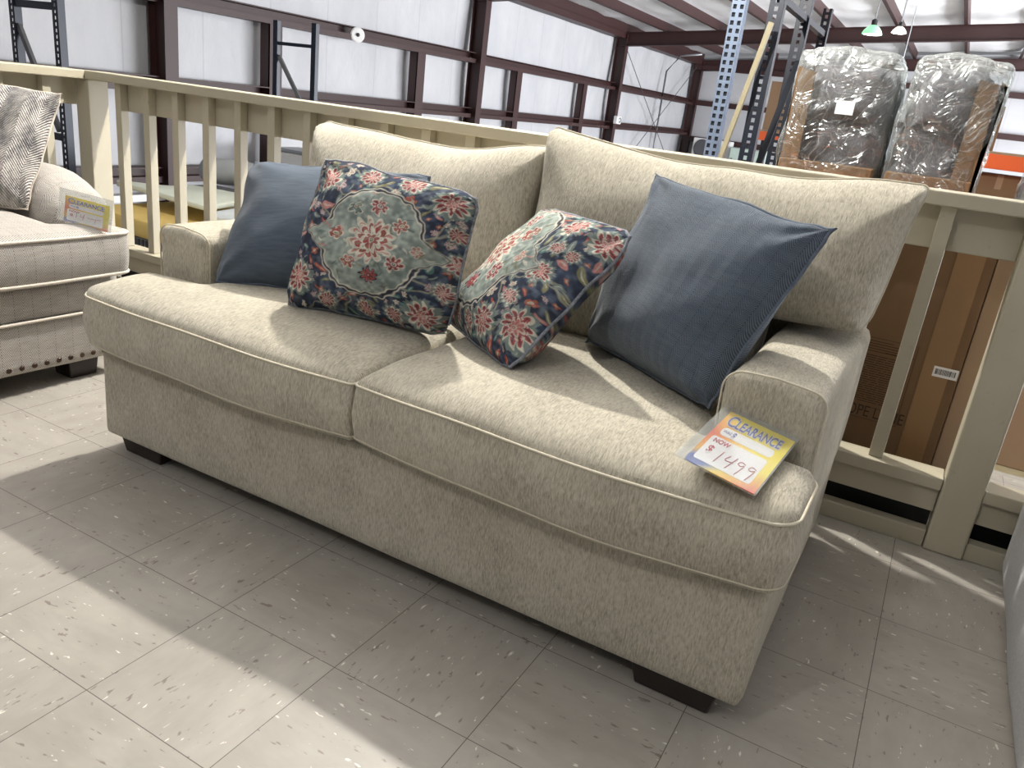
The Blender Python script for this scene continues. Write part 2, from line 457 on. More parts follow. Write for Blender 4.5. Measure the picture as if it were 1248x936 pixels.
# insulated roof, sagging between purlins
PX = [-7.45, -6.30] + [-6.30 + 1.45 * k for k in range(1, 15)]
def roof_bm():
    bm = bmesh.new(); xs = np.arange(WX - .3, 16.5, .19); ys = np.arange(-5, 29.8, .4)
    V = [[bm.verts.new((x, y, roofz(x) + .20 - .05 * abs(math.sin(PI * (x + 6.30) / 1.45)) * (1 + .5 * math.sin(y * 2.3)) + .02 * math.sin(y * 4.1 + x))) for y in ys] for x in xs]
    for a, b in zip(V, V[1:]):
        for k in range(len(ys) - 1): bm.faces.new((a[k], a[k + 1], b[k + 1], b[k]))
    return bm
struct('ceiling', roof_bm(), M['ceiling'], smooth=True)
def zbeam(x0, y0, y1):          # Z purlin
    bm = bmesh.new(); z = roofz(x0)
    box(bm, x0 - .01, x0 + .01, y0, y1, z - .04, z + .17)
    box(bm, x0 - .07, x0 + .01, y0, y1, z - .05, z - .035)
    return bm
for x in PX: trim(zbeam(x, -4.5, 29.2), M['steel'])
def frame_rafter(y):
    bm = bmesh.new(); x0, x1 = WX + .1, 16.0
    for dz0, dz1, wd in ((-.40, -.385, .10), (-.06, -.045, .10), (-.39, -.05, .012)):
        vs = []
        for x in (x0, x1):
            for yy in (y - wd, y + wd):
                for dz in (dz0, dz1): vs.append(bm.verts.new((x, yy, roofz(x) + dz)))
        a = vs
        for f in ((0, 1, 3, 2), (4, 6, 7, 5), (0, 4, 5, 1), (2, 3, 7, 6), (0, 2, 6, 4), (1, 5, 7, 3)): bm.faces.new([a[i] for i in f])
    bmesh.ops.recalc_face_normals(bm, faces=bm.faces)
    return bm
def column_bm(y):               # tapered wide flange column
    bm = bmesh.new(); zt = roofz(WX) - .06
    box(bm, WX + .0, WX + .015, y - .10, y + .10, LOW, zt)
    d0, d1 = .27, .31
    def quad(x0a, x1a, x0b, x1b, ya, yb):
        v = [bm.verts.new(p) for p in ((x0a, ya, LOW), (x1a, ya, LOW), (x1a, yb, LOW), (x0a, yb, LOW), (x0b, ya, zt), (x1b, ya, zt), (x1b, yb, zt), (x0b, yb, zt))]
        for f in ((0, 3, 2, 1), (4, 5, 6, 7), (0, 1, 5, 4), (1, 2, 6, 5), (2, 3, 7, 6), (3, 0, 4, 7)): bm.faces.new([v[i] for i in f])
    quad(WX + d0, WX + d0 + .015, WX + d1, WX + d1 + .015, y - .10, y + .10)
    quad(WX + .01, WX + d0, WX + .01, WX + d1, y - .006, y + .006)
    return bm
for y in FY[1:]:
    trim(column_bm(y), M['steel']); trim(frame_rafter(y), M['steel'])
for z in (1.82, .75, -.39):
    for y0, y1 in zip([-3.5] + FY[1:-1], FY[1:]):
        bm = bmesh.new(); box(bm, WX, WX + .012, y0 + .1, y1 - .1, z - .1, z + .1); box(bm, WX, WX + .20 * 1, y0 + .1, y1 - .1, z + .085, z + .1); box(bm, WX, WX + .19, y0 + .1, y1 - .1, z - .1, z - .085)
        box(bm, WX + .185, WX + .2, y0 + .1, y1 - .1, z - .1, z - .02)
        trim(bm, M['steel'])
for y in (8.29, 11.97, 15.8, 19.47):
    bm = bmesh.new(); box(bm, WX, WX + .18, y - .13, y - .115, LOW, 1.73); box(bm, WX + .165, WX + .18, y - .13, y + .13, LOW, 1.73)
    trim(bm, M['steel'])
trim(BX(WX - .05, WX + .28, -3.5, 29.2, roofz(WX) - .18, roofz(WX) - .02), M['steel'])      # eave strut
for z in (1.82, .55):
    trim(BX(WX, 15, 29.12, 29.3, z - .09, z + .09), M['steel'])
for z, h in ((-.70, .09), (-.98, .05)): trim(BX(WX + .02, WX + .1, -3.5, 13, z - h / 2, z + h / 2), M['white'])
trim(BX(WX, 15, 29.1, 29.3, 2.95, 3.12), M['steel'])
trim(BX(-1.76, 1.90, 1.484, 1.50, .0, .20), M['black'])  # added black board, makes the gap under the skirt board dark
trim(BX(2.0, 3.2, 1.484, 1.50, .0, .20), M['black'])  # same added darkening board, right of the post
for xx in (.9, 8.0):
    trim(BX(xx, xx + .25, 29.0, 29.3, LOW, roofz(xx)), M['steel'])


# ------------------------------------------------------------------ the beige sofa
SFL = 'beige chenille sofa with loose back cushions standing on the tiled floor'
sofa = thing('sofa', SFL, 'sofa', (.71, .78, 0))
def rnd(bm, amp, sc, seed=0.0, f=None):
    for v in bm.verts:
        v.co = wob(v.co, amp * (f(v.co) if f else 1), sc, seed)
    return bm
def subbox(x0, x1, y0, y1, z0, z1, r, seed=0.0, amp=.004, bulge=(0, 0, 0), step=.05):
    """upholstered block: cushion in the plan view with soft edges"""
    H = (z1 - z0) / 2
    def f(a, b, h):
        p = Vector((a, b, (z0 + z1) / 2 + h))
        return wob(p, amp, 3.0, seed)
    bm, _ = cushion([(x0, x1, y0, y1)], H - r, H, r, 0, f, corners=[(x0, y0, -1, -1, r), (x1, y0, 1, -1, r), (x1, y1, 1, 1, r), (x0, y1, -1, 1, r)], step=step, side=8, bulge=bulge[0])
    return bm
obj('base', subbox(-.200, 1.618, .30, 1.24, .052, .312, .022, 1.0, .005), M['chenille'], sofa, smooth=True)
def foot(x0, x1, y0, y1, z1=.055):
    bm = BX(x0, x1, y0, y1, 0, z1)
    cx, cy = (x0 + x1) / 2, (y0 + y1) / 2
    for v in bm.verts:
        if v.co.z < .01: v.co.x = cx + (v.co.x - cx) * .86; v.co.y = cy + (v.co.y - cy) * .86
    es = list(bm.edges); bmesh.ops.bevel(bm, geom=es, offset=.003, segments=1, affect='EDGES'); return bm
for a in ((-.165, .0, .325, .44), (1.40, 1.575, .315, .44), (-.165, .0, 1.08, 1.2), (1.40, 1.575, 1.08, 1.2)):
    obj('foot', foot(*a), M['foot'], sofa)
def arm(x0, x1, y0, y1, z0, z1, seed):
    H = (y1 - y0) / 2
    def f(a, b, h):      # plane (x,z), depth y
        z = b + (.006 * math.sin(PI * (a - x0) / (x1 - x0)) if b > z0 + .2 else 0) - .012 * max(0, (a - x0) / (x1 - x0) - .5)
        p = Vector((a, (y0 + y1) / 2 - h, z))
        return wob(p, .006, 4.0, seed)
    return cushion([(x0, x1, z0, z1)], H - .03, H, .03, 0, f, corners=[(x0, z1, -1, 1, .035), (x1, z1, 1, 1, .03)], step=.04, side=14, seams=(H - .012,))
for (x0, x1, sd, sx) in ((1.425, 1.622, 2.0, 1), (-.205, -.008, 5.0, -1)):
    bm, lp = arm(x0, x1, .50, 1.25, .300, .625, sd)
    a = obj('arm', bm, M['chenille'], sofa, smooth=True)
    t_ = bmesh.new(); pts = [p for p in lp[0] if p.z > .32]
    # keep the run over the top only, in order
    k0 = max(range(len(lp[0])), key=lambda k: (lp[0][k - 1].z <= .32 < lp[0][k].z))
    run = [lp[0][(k0 + k) % len(lp[0])] for k in range(len(lp[0]))]; run = [p for p in run if p.z > .32]
    tube(t_, run, .0022, 6); obj('seam', t_, M['welt'], a, smooth=True)
def seat(x0, x1, ear, seed, bx):
    yb = 1.02; yf = .272
    if ear > 0: rects = [(x0, 1.415, yf, yb), (1.414, x1, yf, .485)]
    else: rects = [(.0 + .004, x1, yf, yb), (x0, .005, yf, .485)]
    cx = (x0 + x1) / 2
    def f(a, b, h):
        t = (h + .1) / .2
        u = max(0.0, min(1.0, (a - x0) / (x1 - x0))); v = max(0, min(1, (b - yf) / (yb - yf)))
        crown = .016 * max(0, math.sin(PI * u)) ** .6 * (1 - (2 * v - 1) ** 2) ** .5 if h > 0 else 0
        z = .398 + h + crown
        y = b - (.020 * math.cos(PI * .5 * min(1, abs(h) / .1)) + .016 * math.sin(PI * u)) * max(0, 1 - (b - yf) / .2)
        z -= .010 * max(0, 1 - (b - yf) / .12) * (1 if h > 0 else 0)
        if h < 0 : z += .012 * (1 - math.sin(PI * u)) * max(0, 1 - (b - yf) / .2)
        sgn = 1 if a > cx else -1
        x = a + sgn * .012 * (1 - min(1, abs(h) / .1)) * max(0, 1 - min(abs(a - x0), abs(a - x1)) / .1) * (1 if (a > cx) == (bx > 0) else .2)
        return wob((x, y, z), .006, 3.5, seed)
    cs = [(x0, yf, -1, -1, .045 if ear < 0 else .012), (x1, yf, 1, -1, .045 if ear > 0 else .012)]
    if ear > 0: cs.append((x1, .485, 1, 1, .04))
    else: cs.append((x0, .485, -1, 1, .04))
    return cushion(rects, .070, .103, .075, 0, f, corners=cs, step=.035, side=8, bulge=0.0, seams=(.0725, -.072))
for (x0, x1, e, sd) in ((-.212, .708, -1, 11.0), (.716, 1.634, 1, 23.0)):
    bm, lps = seat(x0, x1, e, sd, e)
    o = obj('seat_cushion', bm, M['chenille'], sofa, smooth=True)
    for l_, rw in zip(lps, (.0030, .0016)):
        t_ = bmesh.new(); tube(t_, l_, rw, 6, closed=True); obj('piping', t_, M['welt'], o, smooth=True)
def backc(rects, seed, corners, tilt, flare):
    zb = .50
    x0 = min(r[0] for r in rects); x1 = max(r[1] for r in rects); zt = max(r[3] for r in rects)
    def f(a, b, h):
        u = (a - x0) / (x1 - x0); v = (b - zb) / (zt - zb)
        ym = .955 + .30 * (b - zb) * tilt
        # pinch towards the top: edges pulled in between the corners
        a2 = a + ((.5 - u) * .030 * math.sin(PI * max(0, min(1, v)))) - (.045 * (1 - v) * max(0, u * 2 - 1) ** 3 if flare > 0 else 0)
        b2 = b + .008 - .034 * max(0, math.sin(PI * u)) ** .7 * max(0, v) ** 2 + flare * .012 * (1 - u) * v
        y = ym - h * (1.0 if h > 0 else .75)
        b2 += -.02 * (h / .13) * v if h > 0 else 0
        return wob((a2, y, b2), .016, 4.2, seed) + Vector(wob((0, 0, 0), 0, 1)) 
    return cushion(rects, .014, .135, .21, 0, f, corners=corners, step=.03, prof_p=2.1, side=2, seams=(.0,))
for rects, sd, cs, fl in (
    ([(.004, .722, .47, .95), (-.125, .005, .63, .95)], 3.0, [(-.125, .95, -1, 1, .025), (.722, .95, 1, 1, .02), (-.125, .63, -1, -1, .04)], -.9),
    ([(.706, 1.412, .47, .992), (1.411, 1.668, .635, .992)], 9.0, [(1.668, .992, 1, 1, .022), (.706, .992, -1, 1, .018), (1.668, .635, 1, -1, .05)], .9)):
    bm, lps = backc(rects, sd, cs, 1.0, fl)
    o = obj('back_cushion', bm, M['chenille'], sofa, smooth=True)
    t_ = bmesh.new(); tube(t_, lps[0], .003, 6, closed=True); obj('piping', t_, M['welt'], o, smooth=True)
obj('back_frame', subbox(-.190, 1.608, 1.13, 1.275, .30, .80, .03, 4.0, .004), M['chenille'], sofa, smooth=True)

# ------------------------------------------------------------------ floral tapestry pattern
def S(r, g, b): return np.array(srgb(r, g, b)[:3])
def vnoise(x, y, sc, seed):
    rs = np.random.RandomState(seed); G = rs.rand(64, 64)
    X = x * sc; Y = y * sc; xi = np.floor(X).astype(int); yi = np.floor(Y).astype(int); fx = X - xi; fy = Y - yi
    fx = fx * fx * (3 - 2 * fx); fy = fy * fy * (3 - 2 * fy)
    g = lambda a, b: G[a % 64, b % 64]
    return (g(xi, yi) * (1 - fx) + g(xi + 1, yi) * fx) * (1 - fy) + (g(xi, yi + 1) * (1 - fx) + g(xi + 1, yi + 1) * fx) * fy
NAVY = S(24, 36, 62); NAVY2 = S(52, 72, 102); SAGE = S(118, 132, 128); SAGE2 = S(166, 174, 164); CREAM = S(206, 202, 186); RED = S(158, 62, 66); ROSE = S(190, 128, 124); ORANGE = S(172, 78, 62); INK = S(34, 36, 56); OLIVE = S(120, 118, 84); TEAL = S(84, 128, 124)
def floral(x, y, med, seed):
    """x right, y up in 0..1; med=(cx,cy,scale)"""
    rs = np.random.RandomState(seed)
    n1 = vnoise(x, y, 14, seed); n2 = vnoise(x, y, 46, seed + 1); n3 = vnoise(x, y, 7, seed + 2)
    xd = x + .012 * (vnoise(x, y, 30, seed + 5) - .5) * 2; yd = y + .012 * (vnoise(x, y, 30, seed + 6) - .5) * 2
    c = NAVY + (NAVY2 - NAVY) * np.clip((n1 * .6 + n2 * .6 - .35), 0, 1)[..., None]
    def put(c, m, col, a=1.0): 
        m = np.clip(m, 0, 1)[..., None] * a
        return c * (1 - m) + col * m
    def smooth(d, e=.004): return np.clip(.5 - d / e, 0, 1)
    def blossom(c, cx, cy, r, n, pet, core, halo=None, ph=0.0, rim=None, frill=0):
        dx = xd - cx; dy = yd - cy; d = np.hypot(dx, dy); th = np.arctan2(dy, dx) + ph
        if halo is not None: c = put(c, smooth(d - r * (1.22 + .14 * np.cos(n * th + 1) + .08 * np.cos(3 * n * th)), .008), halo, .95)
        w = np.abs(np.cos(n * th / 2)) ** .55
        if rim is not None: c = put(c, smooth(d - r * (.42 + .66 * w)), rim)
        c = put(c, smooth(d - r * (.30 + .60 * w)), pet)
        vein = np.abs(np.cos(n * th / 2)) > .965
        c = put(c, (vein & (d < r * .8) & (d > r * .3)) * 1.0, core, .8)
        if frill: c = put(c, smooth(np.abs(d - r * .55) - r * .05) * (np.cos(n * th) < .2), rim if rim is not None else pet, .8)
        c = put(c, smooth(d - r * .30), rim if rim is not None else CREAM)
        c = put(c, smooth(d - r * .20), core); c = put(c, smooth(d - r * .08), CREAM)
        return c
    mx, my, ms = med
    # vines
    for k in range(7):
        a0 = rs.rand() * 6.28; fx_, px_ = 3 + rs.rand() * 5, rs.rand() * 6.28
        t = (xd - .5) * math.cos(a0) + (yd - .5) * math.sin(a0); q_ = -(xd - .5) * math.sin(a0) + (yd - .5) * math.cos(a0)
        c = put(c, smooth(np.abs(q_ - (k - 3) * .17 - .05 * np.sin(fx_ * t * 2 + px_)) - .006, .005), OLIVE + (CREAM - OLIVE) * .35, .7)
    # scattered leaves, buds and small blossoms
    P = []
    tries = 0
    while len(P) < 230 and tries < 20000:
        tries += 1
        a, b = rs.rand(2); r = (.012 + .014 * rs.rand()) if len(P) > 60 else (.022 + .014 * rs.rand())
        if all((a - p[0]) ** 2 + (b - p[1]) ** 2 > (r + p[2] + .004) ** 2 for p in P): P.append((a, b, r))
    for (a, b, r) in P:
        k = rs.randint(6)
        if k == 0: c = blossom(c, a, b, r * 1.1, 5, CREAM, RED, None, rs.rand() * 6)
        elif k == 1: c = blossom(c, a, b, r, 4, ORANGE, OLIVE, None, rs.rand() * 6)
        elif k == 2: c = blossom(c, a, b, r * 1.2, 5, S(190, 160, 160), INK, None, rs.rand() * 6)
        else:
            an = rs.rand() * PI; dx = xd - a; dy = yd - b; u = dx * math.cos(an) + dy * math.sin(an); v = -dx * math.sin(an) + dy * math.cos(an)
            c = put(c, smooth(np.hypot(u / 1.5, v / .55) - r, .006), [SAGE, ORANGE, TEAL, ROSE, OLIVE][rs.randint(5)])
            c = put(c, smooth(np.hypot(u / 1.2, v / .15) - r * .8, .004), CREAM, .6)
    # big border flowers
    big = [(.11, .20, .095), (.14, .86, .085), (.90, .86, .085), (.88, .13, .09), (.40, .94, .06), (.66, .95, .06), (.56, .06, .05), (1.0, .50, .06), (.02, .52, .055), (.32, .08, .055), (.72, .08, .05), (.08, .68, .04), (.97, .68, .045), (.96, .32, .045)]
    for (a, b, r) in big:
        a = (a + (mx - .5)) % 1.0 if abs(mx - .5) > .1 else a
        c = blossom(c, a, b, r, 11, RED, INK, SAGE, rs.rand(), CREAM, 1)
        c = blossom(c, a, b, r * .45, 7, ROSE, RED, None, rs.rand(), CREAM)
    # ogee medallion with points left and right
    X = (xd - mx) / ms; Y = (yd - my) / ms
    def med_d(g):
        ax = np.abs(X); ay = np.abs(Y)
        lobe = (ax / (.31 * g)) ** 2.5 + (ay / (.385 * g)) ** 2.5 - 1
        side = ay / (.24 * g) + np.clip((ax - .18) / (.30 * g), 0, 9) ** .8 - 1
        sh = np.hypot((ax - .20 * g) / (.13 * g), ay / (.20 * g)) - 1
        return np.minimum(np.minimum(lobe, side), sh) * .3
    c = put(c, smooth(med_d(1.10), .010), CREAM, .95); c = put(c, smooth(med_d(1.075), .010), INK); c = put(c, smooth(med_d(1.035), .01), CREAM)
    fill = SAGE + (SAGE2 - SAGE) * np.clip(n1 * .7 + n2 * .5 - .2, 0, 1)[..., None]
    m = smooth(med_d(1.01), .01)
    inner = fill
    for (a, b, r, n, pe, co, ri) in ((-.26, .03, .055, 5, RED, OLIVE, CREAM), (-.16, .22, .05, 6, TEAL, RED, CREAM), (.0, .27, .065, 8, RED, INK, CREAM), (.17, .18, .06, 7, RED, OLIVE, CREAM), (-.12, -.17, .06, 6, S(150, 90, 70), RED, CREAM), (.04, -.25, .068, 9, RED, ORANGE, INK), (.20, -.12, .065, 7, RED, INK, CREAM), (.31, .02, .045, 6, ROSE, OLIVE, CREAM)):
        inner = blossom(inner, mx + a * ms, my + b * ms, r * ms, n, pe, co, None, a * 9, ri, 1)
    for _ in range(60):
        a_, b_ = rs.rand(2) * .8 - .4; an = rs.rand() * PI; dx = xd - mx - a_ * ms; dy = yd - my - b_ * ms
        u_ = dx * math.cos(an) + dy * math.sin(an); v_ = -dx * math.sin(an) + dy * math.cos(an)
        inner = put(inner, smooth(np.hypot(u_ / 1.6, v_ / .4) - .016, .006), [OLIVE, CREAM, S(90, 110, 104), ROSE][rs.randint(4)], .8)
    for rr, pe, nn in ((.17, ROSE, 13), (.135, RED, 11), (.085, CREAM, 9), (.06, RED, 7)):
        inner = blossom(inner, mx, my + .015 * ms, rr * ms, nn, pe, OLIVE, None, rr * 20, CREAM)
    c = put(c, m, 0) + m[..., None] * inner
    # weave mottling and worn highlights
    wear = np.clip(vnoise(x, y, 22, seed + 9) * .6 + n2 * .6 - .55, 0, 1)[..., None] * .40
    c = c * (1 - wear) + S(160, 166, 164) * wear
    c = c * (1 + .55 * (n2 - .5) + .16 * (n3 - .5))[..., None]
    return np.clip(c, 0, 1)

def pillow(bm_mat, name, label, TL, TR, BR, BL, T, N, med=None, seed=1, welt=None, group=None, pin=.05, cat='throw pillow', uvs=.48, both=.8, nexp=2.8, ppow=.60, wamp=.012, sag=0.0):
    TL, TR, BR, BL = map(Vector, (TL, TR, BR, BL)); g = np.linspace(0, 1, N + 1)
    base = min((BL + BR) / 2, (BL + BR) / 2); cen = (TL + TR + BR + BL) / 4
    TL, TR, BR, BL = [cen + (q_ - cen) * 1.035 for q_ in (TL, TR, BR, BL)]
    nrm = (TR - BL).cross(TL - BR).normalized()
    if nrm.dot(Vector(CAM) - cen) < 0: nrm = -nrm
    root = thing(name, label, cat, tuple((BL + BR) / 2), group)
    def P(u, v, sgn):
        a, b = 2 * u - 1, 2 * v - 1
        u2 = .5 + (a / 2) * (1 - pin * (1 - abs(b) ** 8) * abs(a)); v2 = .5 + (b / 2) * (1 - pin * (1 - abs(a) ** 8) * abs(b))
        cq = max(0, abs(a) - .78) / .22 * max(0, abs(b) - .78) / .22
        u2 += (.5 - u2) * .09 * cq; v2 += (.5 - v2) * .09 * cq
        p = (BL * (1 - u2) + BR * u2) * (1 - v2) + (TL * (1 - u2) + TR * u2) * v2
        hh = ((1 - abs(a) ** nexp) * (1 - abs(b) ** nexp))
        h = T * max(hh, 0) ** ppow * (1 - .18 * b)
        h += sag * math.sin(PI * u) * max(0, b) * -.02
        if sgn < 0: h *= both
        q_ = p + nrm * h * sgn
        amt = min(1, h / T * 3)
        # radial creases near the four corners
        cr = 0
        for (ca, cb) in ((-1, -1), (1, -1), (-1, 1), (1, 1)):
            d = math.hypot(a - ca, b - cb)
            if d < .8:
                th = math.atan2(b - cb, a - ca); cr += math.sin(th * 8 + seed + ca) * (1 - d / .8) ** 1.5 * min(1, d * 3) * 1.8
        q_ += nrm * sgn * cr * .006 * amt
        return wob(wob(q_, wamp * amt, 5.0, seed * 3.1), .010, 9.0, seed * 1.7)
    def side(sgn, n, part, mat):
        gg = np.linspace(0, 1, n + 1)
        V = [P(u, v, sgn) for v in gg for u in gg]
        F = [(j * (n + 1) + i, j * (n + 1) + i + 1, (j + 1) * (n + 1) + i + 1, (j + 1) * (n + 1) + i) for j in range(n) for i in range(n)]
        # winding: u right, v up faces +nrm for the front when seen from it
        me = bpy.data.meshes.new(part); me.from_pydata([tuple(v) for v in V], [], F)
        e = (V[1] - V[0]).cross(V[n + 1] - V[0])
        mid = (n // 2) * (n + 1) + n // 2
        e = (V[mid + 1] - V[mid]).cross(V[mid + n + 1] - V[mid])
        if e.dot(nrm * sgn) < 0: me.flip_normals()
        me.update()
        for p in me.polygons: p.use_smooth = True
        uvl = me.uv_layers.new(name='UVMap')
        lv = np.zeros(len(me.loops), dtype=np.int32); me.loops.foreach_get('vertex_index', lv)
        uu = (lv % (n + 1)) / n; vv = (lv // (n + 1)) / n
        uvl.data.foreach_set('uv', np.stack([uu * uvs, vv * uvs], 1).ravel().astype(np.float32))
        if med is not None:
            ca = me.color_attributes.new('Col', 'FLOAT_COLOR', 'POINT')
            X, Y = np.meshgrid(gg, gg); col = floral(X.ravel(), Y.ravel(), med, seed)
            ca.data.foreach_set('color', np.concatenate([col, np.ones((len(col), 1))], 1).ravel().astype(np.float32))
        return link(part, me, mat, root)
    f_ = side(1, N, 'pillow_front', bm_mat); b_ = side(-1, min(N, 60), 'pillow_back', bm_mat)
    L = [(k / 40, 0) for k in range(40)] + [(1, k / 40) for k in range(40)] + [(1 - k / 40, 1) for k in range(40)] + [(0, 1 - k / 40) for k in range(40)]
    t_ = bmesh.new(); tube(t_, [P(u, v, 1) for u, v in L], .0042, 8, closed=True)
    obj('piping', t_, M[welt or 'blue_welt'], root, smooth=True)
    return root
def U(x, y, z): return (x, y, z)
pillow(M['blue_s'], 'throw_pillow', 'solid blue pillow at the left end of the beige sofa, half behind a floral one', (-.095, .74, .815), (.43, .93, .845), (.50, .75, .515), (.025, .485, .510), .100, 110, seed=2, cat='pillow', pin=.08)
pillow(M['blue_h'], 'throw_pillow', 'large blue herringbone pillow leaning against the right arm of the beige sofa', (1.063, .95, .955), (1.548, .725, .905), (1.405, .53, .512), (1.0, .80, .505), .100, 130, seed=5, cat='pillow', pin=.12)
M['floral_welt'] = plain('floral_welt', srgb(120, 124, 132), .9, 0, .6, 120)
pillow(M['floral'], 'floral_pillow', 'larger floral tapestry pillow showing a whole sage medallion, upright on the left seat cushion', (.265, .645, .882), (.785, .60, .855), (.745, .575, .510), (.318, .468, .512), .090, 280, med=(.545, .51, .84), seed=3, welt='floral_welt', cat='pillow', pin=.07)
pillow(M['floral'], 'floral_pillow', 'smaller floral pillow tilted on its corner on the right seat cushion', (.815, .90, .825), (1.150, .66, .828), (.982, .452, .513), (.655, .69, .520), .085, 280, med=(.30, .52, 1.0), seed=8, welt='floral_welt', cat='pillow', pin=.06)

# ------------------------------------------------------------------ clearance tags
def frame_of(c, ex, ey):
    ex = Vector(ex).normalized(); ey = Vector(ey); ey = (ey - ex * ey.dot(ex)).normalized(); n = ex.cross(ey)
    T = Matrix(((ex.x, ey.x, n.x, 0), (ex.y, ey.y, n.y, 0), (ex.z, ey.z, n.z, 0), (0, 0, 0, 1))); T.translation = Vector(c); return T
def text(s, size, T, x, y, z, mat, parent, name='lettering', align='LEFT', ext=.0002, off=0.0, sx=1.0, bold=0.0):
    cu = bpy.data.curves.new('t', 'FONT'); cu.body = s; cu.size = size; cu.align_x = align; cu.extrude = ext; cu.offset = bold
    to = bpy.data.objects.new('t', cu); C.objects.link(to); dg = bpy.context.evaluated_depsgraph_get(); dg.update()
    me = bpy.data.meshes.new_from_object(to.evaluated_get(dg)); bpy.data.objects.remove(to)
    me.transform(T @ Matrix.Translation((x, y, z)) @ Matrix.Diagonal((sx, 1, 1, 1)))
    me.materials.clear(); me.name = name
    return link(name, me, mat, parent)
def rrect(bm, x0, x1, y0, y1, r, z, T, th=.0004, seg=6):
    pts = []
    for cx, cy, a0 in ((x1 - r, y1 - r, 0), (x0 + r, y1 - r, 90), (x0 + r, y0 + r, 180), (x1 - r, y0 + r, 270)):
        for k in range(seg + 1):
            a = R(a0 + 90 * k / seg); pts.append((cx + r * math.cos(a), cy + r * math.sin(a)))
    a = [bm.verts.new(T @ Vector((p[0], p[1], z + th))) for p in pts]; b = [bm.verts.new(T @ Vector((p[0], p[1], z))) for p in pts]
    bm.faces.new(a); bm.faces.new(b[::-1]); n = len(pts)
    for k in range(n): bm.faces.new((b[k], b[(k + 1) % n], a[(k + 1) % n], a[k]))
    return bm
def stroke(bm, pts, r, T, z):
    # smooth the polyline
    P = [Vector((p[0], p[1], z)) for p in pts]
    for _ in range(2):
        Q = [P[0]]
        for a, b in zip(P, P[1:]): Q += [a * .75 + b * .25, a * .25 + b * .75]
        Q.append(P[-1]); P = Q
    tube(bm, [T @ p for p in P], r, 5)
def tag_card(label, T, w, h, hand, sleeve):
    root = thing('clearance_tag', label, 'price tag', tuple(T.translation))
    u = w / 14.0; v = h / 11.0; hw, hh = w / 2, h / 2
    c = bmesh.new(); rrect(c, -hw, hw, -hh, hh, .0015, 0, T, .0006)
    card = obj('card', c, M['card'], root, uv=False)
    me = card.data; uvl = me.uv_layers.new(name='UVMap'); Ti = T.inverted(); loc = Vector(card.location) + Vector(root.location)
    for lp in me.loops:
        q_ = Ti @ me.vertices[lp.vertex_index].co; uvl.data[lp.index].uv = (q_.x / w + .5, q_.y / h + .5)
    K = T @ Matrix.Diagonal((u, v, 1, 1))     # card units: 14 x 11
    p1 = bmesh.new(); rrect(p1, -5.6, 5.3, .75, 2.35, .75, .0008, K, .0002); obj('price_panel', p1, M['paper'], card)
    p2 = bmesh.new(); rrect(p2, -6.1, 5.3, -4.6, .2, .5, .0008, K, .0002); obj('price_panel', p2, M['paper'], card)
    text('C', 3.0, K, -6.0, 2.75, .0016, M['paper'], card, bold=.14, sx=.92); text('LEARANCE', 2.45, K, -4.15, 2.75, .0016, M['paper'], card, bold=.14, sx=.80)
    text('C', 3.0, K, -6.0, 2.75, .0022, M['blue_ink'], card, bold=.04, sx=.92); text('LEARANCE', 2.45, K, -4.15, 2.75, .0022, M['blue_ink'], card, bold=.04, sx=.80)
    text('WAS', .8, K, -5.2, 1.3, .0014, M['blue_ink'], card); text('$', 1.5, K, -3.3, 1.0, .0014, M['blue_ink'], card, bold=.03)
    text('NOW', 1.05, K, -5.4, -.85, .0014, M['red_ink'], card, bold=.03, sx=1.2); text('$', 1.9, K, -5.2, -2.9, .0014, M['red_ink'], card, bold=.04, sx=1.2)
    b = bmesh.new()
    for st in hand: stroke(b, st, .00075, K, .0016)
    obj('handwriting', b, M['red_ink'], card)
    s_ = bmesh.new(); x0, x1, y0, y1 = sleeve
    rrect(s_, x0, x1, y0, y1, .35, -.0006, K, .0003); rrect(s_, x0, x1, y0, y1, .35, .0030, K, .0003)
    obj('clear_sleeve', s_, M['sleeve'], root)
    e = bmesh.new(); stroke(e, [(-2.0, y1 - 1.6), (-1.6, y1 - .9), (1.6, y1 - .9), (2.2, y1 - 1.7), (1.2, y1 - 1.3), (-1.2, y1 - 1.3), (-2.0, y1 - 1.6)], .0007, K, .0033)
    obj('hanging_slot', e, M['sleeve'], root)
    return root
H1 = [[(-2.9, -.7), (-3.3, -3.4)], [(-1.4, -.9), (-2.1, -2.3), (-.3, -2.0)], [(-.1, -.7), (-.9, -3.6)], [(1.8, -1.2), (.9, -.9), (.4, -1.6), (1.2, -2.0), (1.9, -1.2), (1.2, -3.9)], [(3.9, -1.2), (3.0, -.9), (2.5, -1.6), (3.3, -2.0), (4.0, -1.2), (3.3, -4.0)]]
H2 = [[(-2.9, -.7), (-3.1, -2.9)], [(-1.6, -1.0), (-1.9, -2.2), (-.5, -1.8)], [(-.6, -.8), (-1.0, -3.2)], [(.4, -1.6), (1.2, -1.9), (2.0, -1.6), (2.8, -1.9)], [(3.1, -1.4), (2.8, -3.2)], [(3.4, -1.6), (4.6, -1.4)]]
cam_v = Vector(CAM)
def scaled(c, k): return cam_v + (Vector(c) - cam_v) * k
tag_card('clearance tag marked 1499 in a clear sleeve by the right arm of the beige sofa', frame_of(scaled((1.489, .482, .486), .925), (.985, -.072, -.156), (.092, .988, .124)), .14 * .925, .242 * .925, [[(x + .8, -1.75 + (y + .7) * .78) for x, y in s_] for s_ in H1], (-8.8, 7.35, -5.65, 6.9))
tag_card('small clearance tag lying on the cream herringbone sofa', frame_of((-.776, .672, .552), (.968, .238, -.077), (.044, .141, .989)), .175, .086, H2, (-9.0, 8.0, -5.5, 8.2))

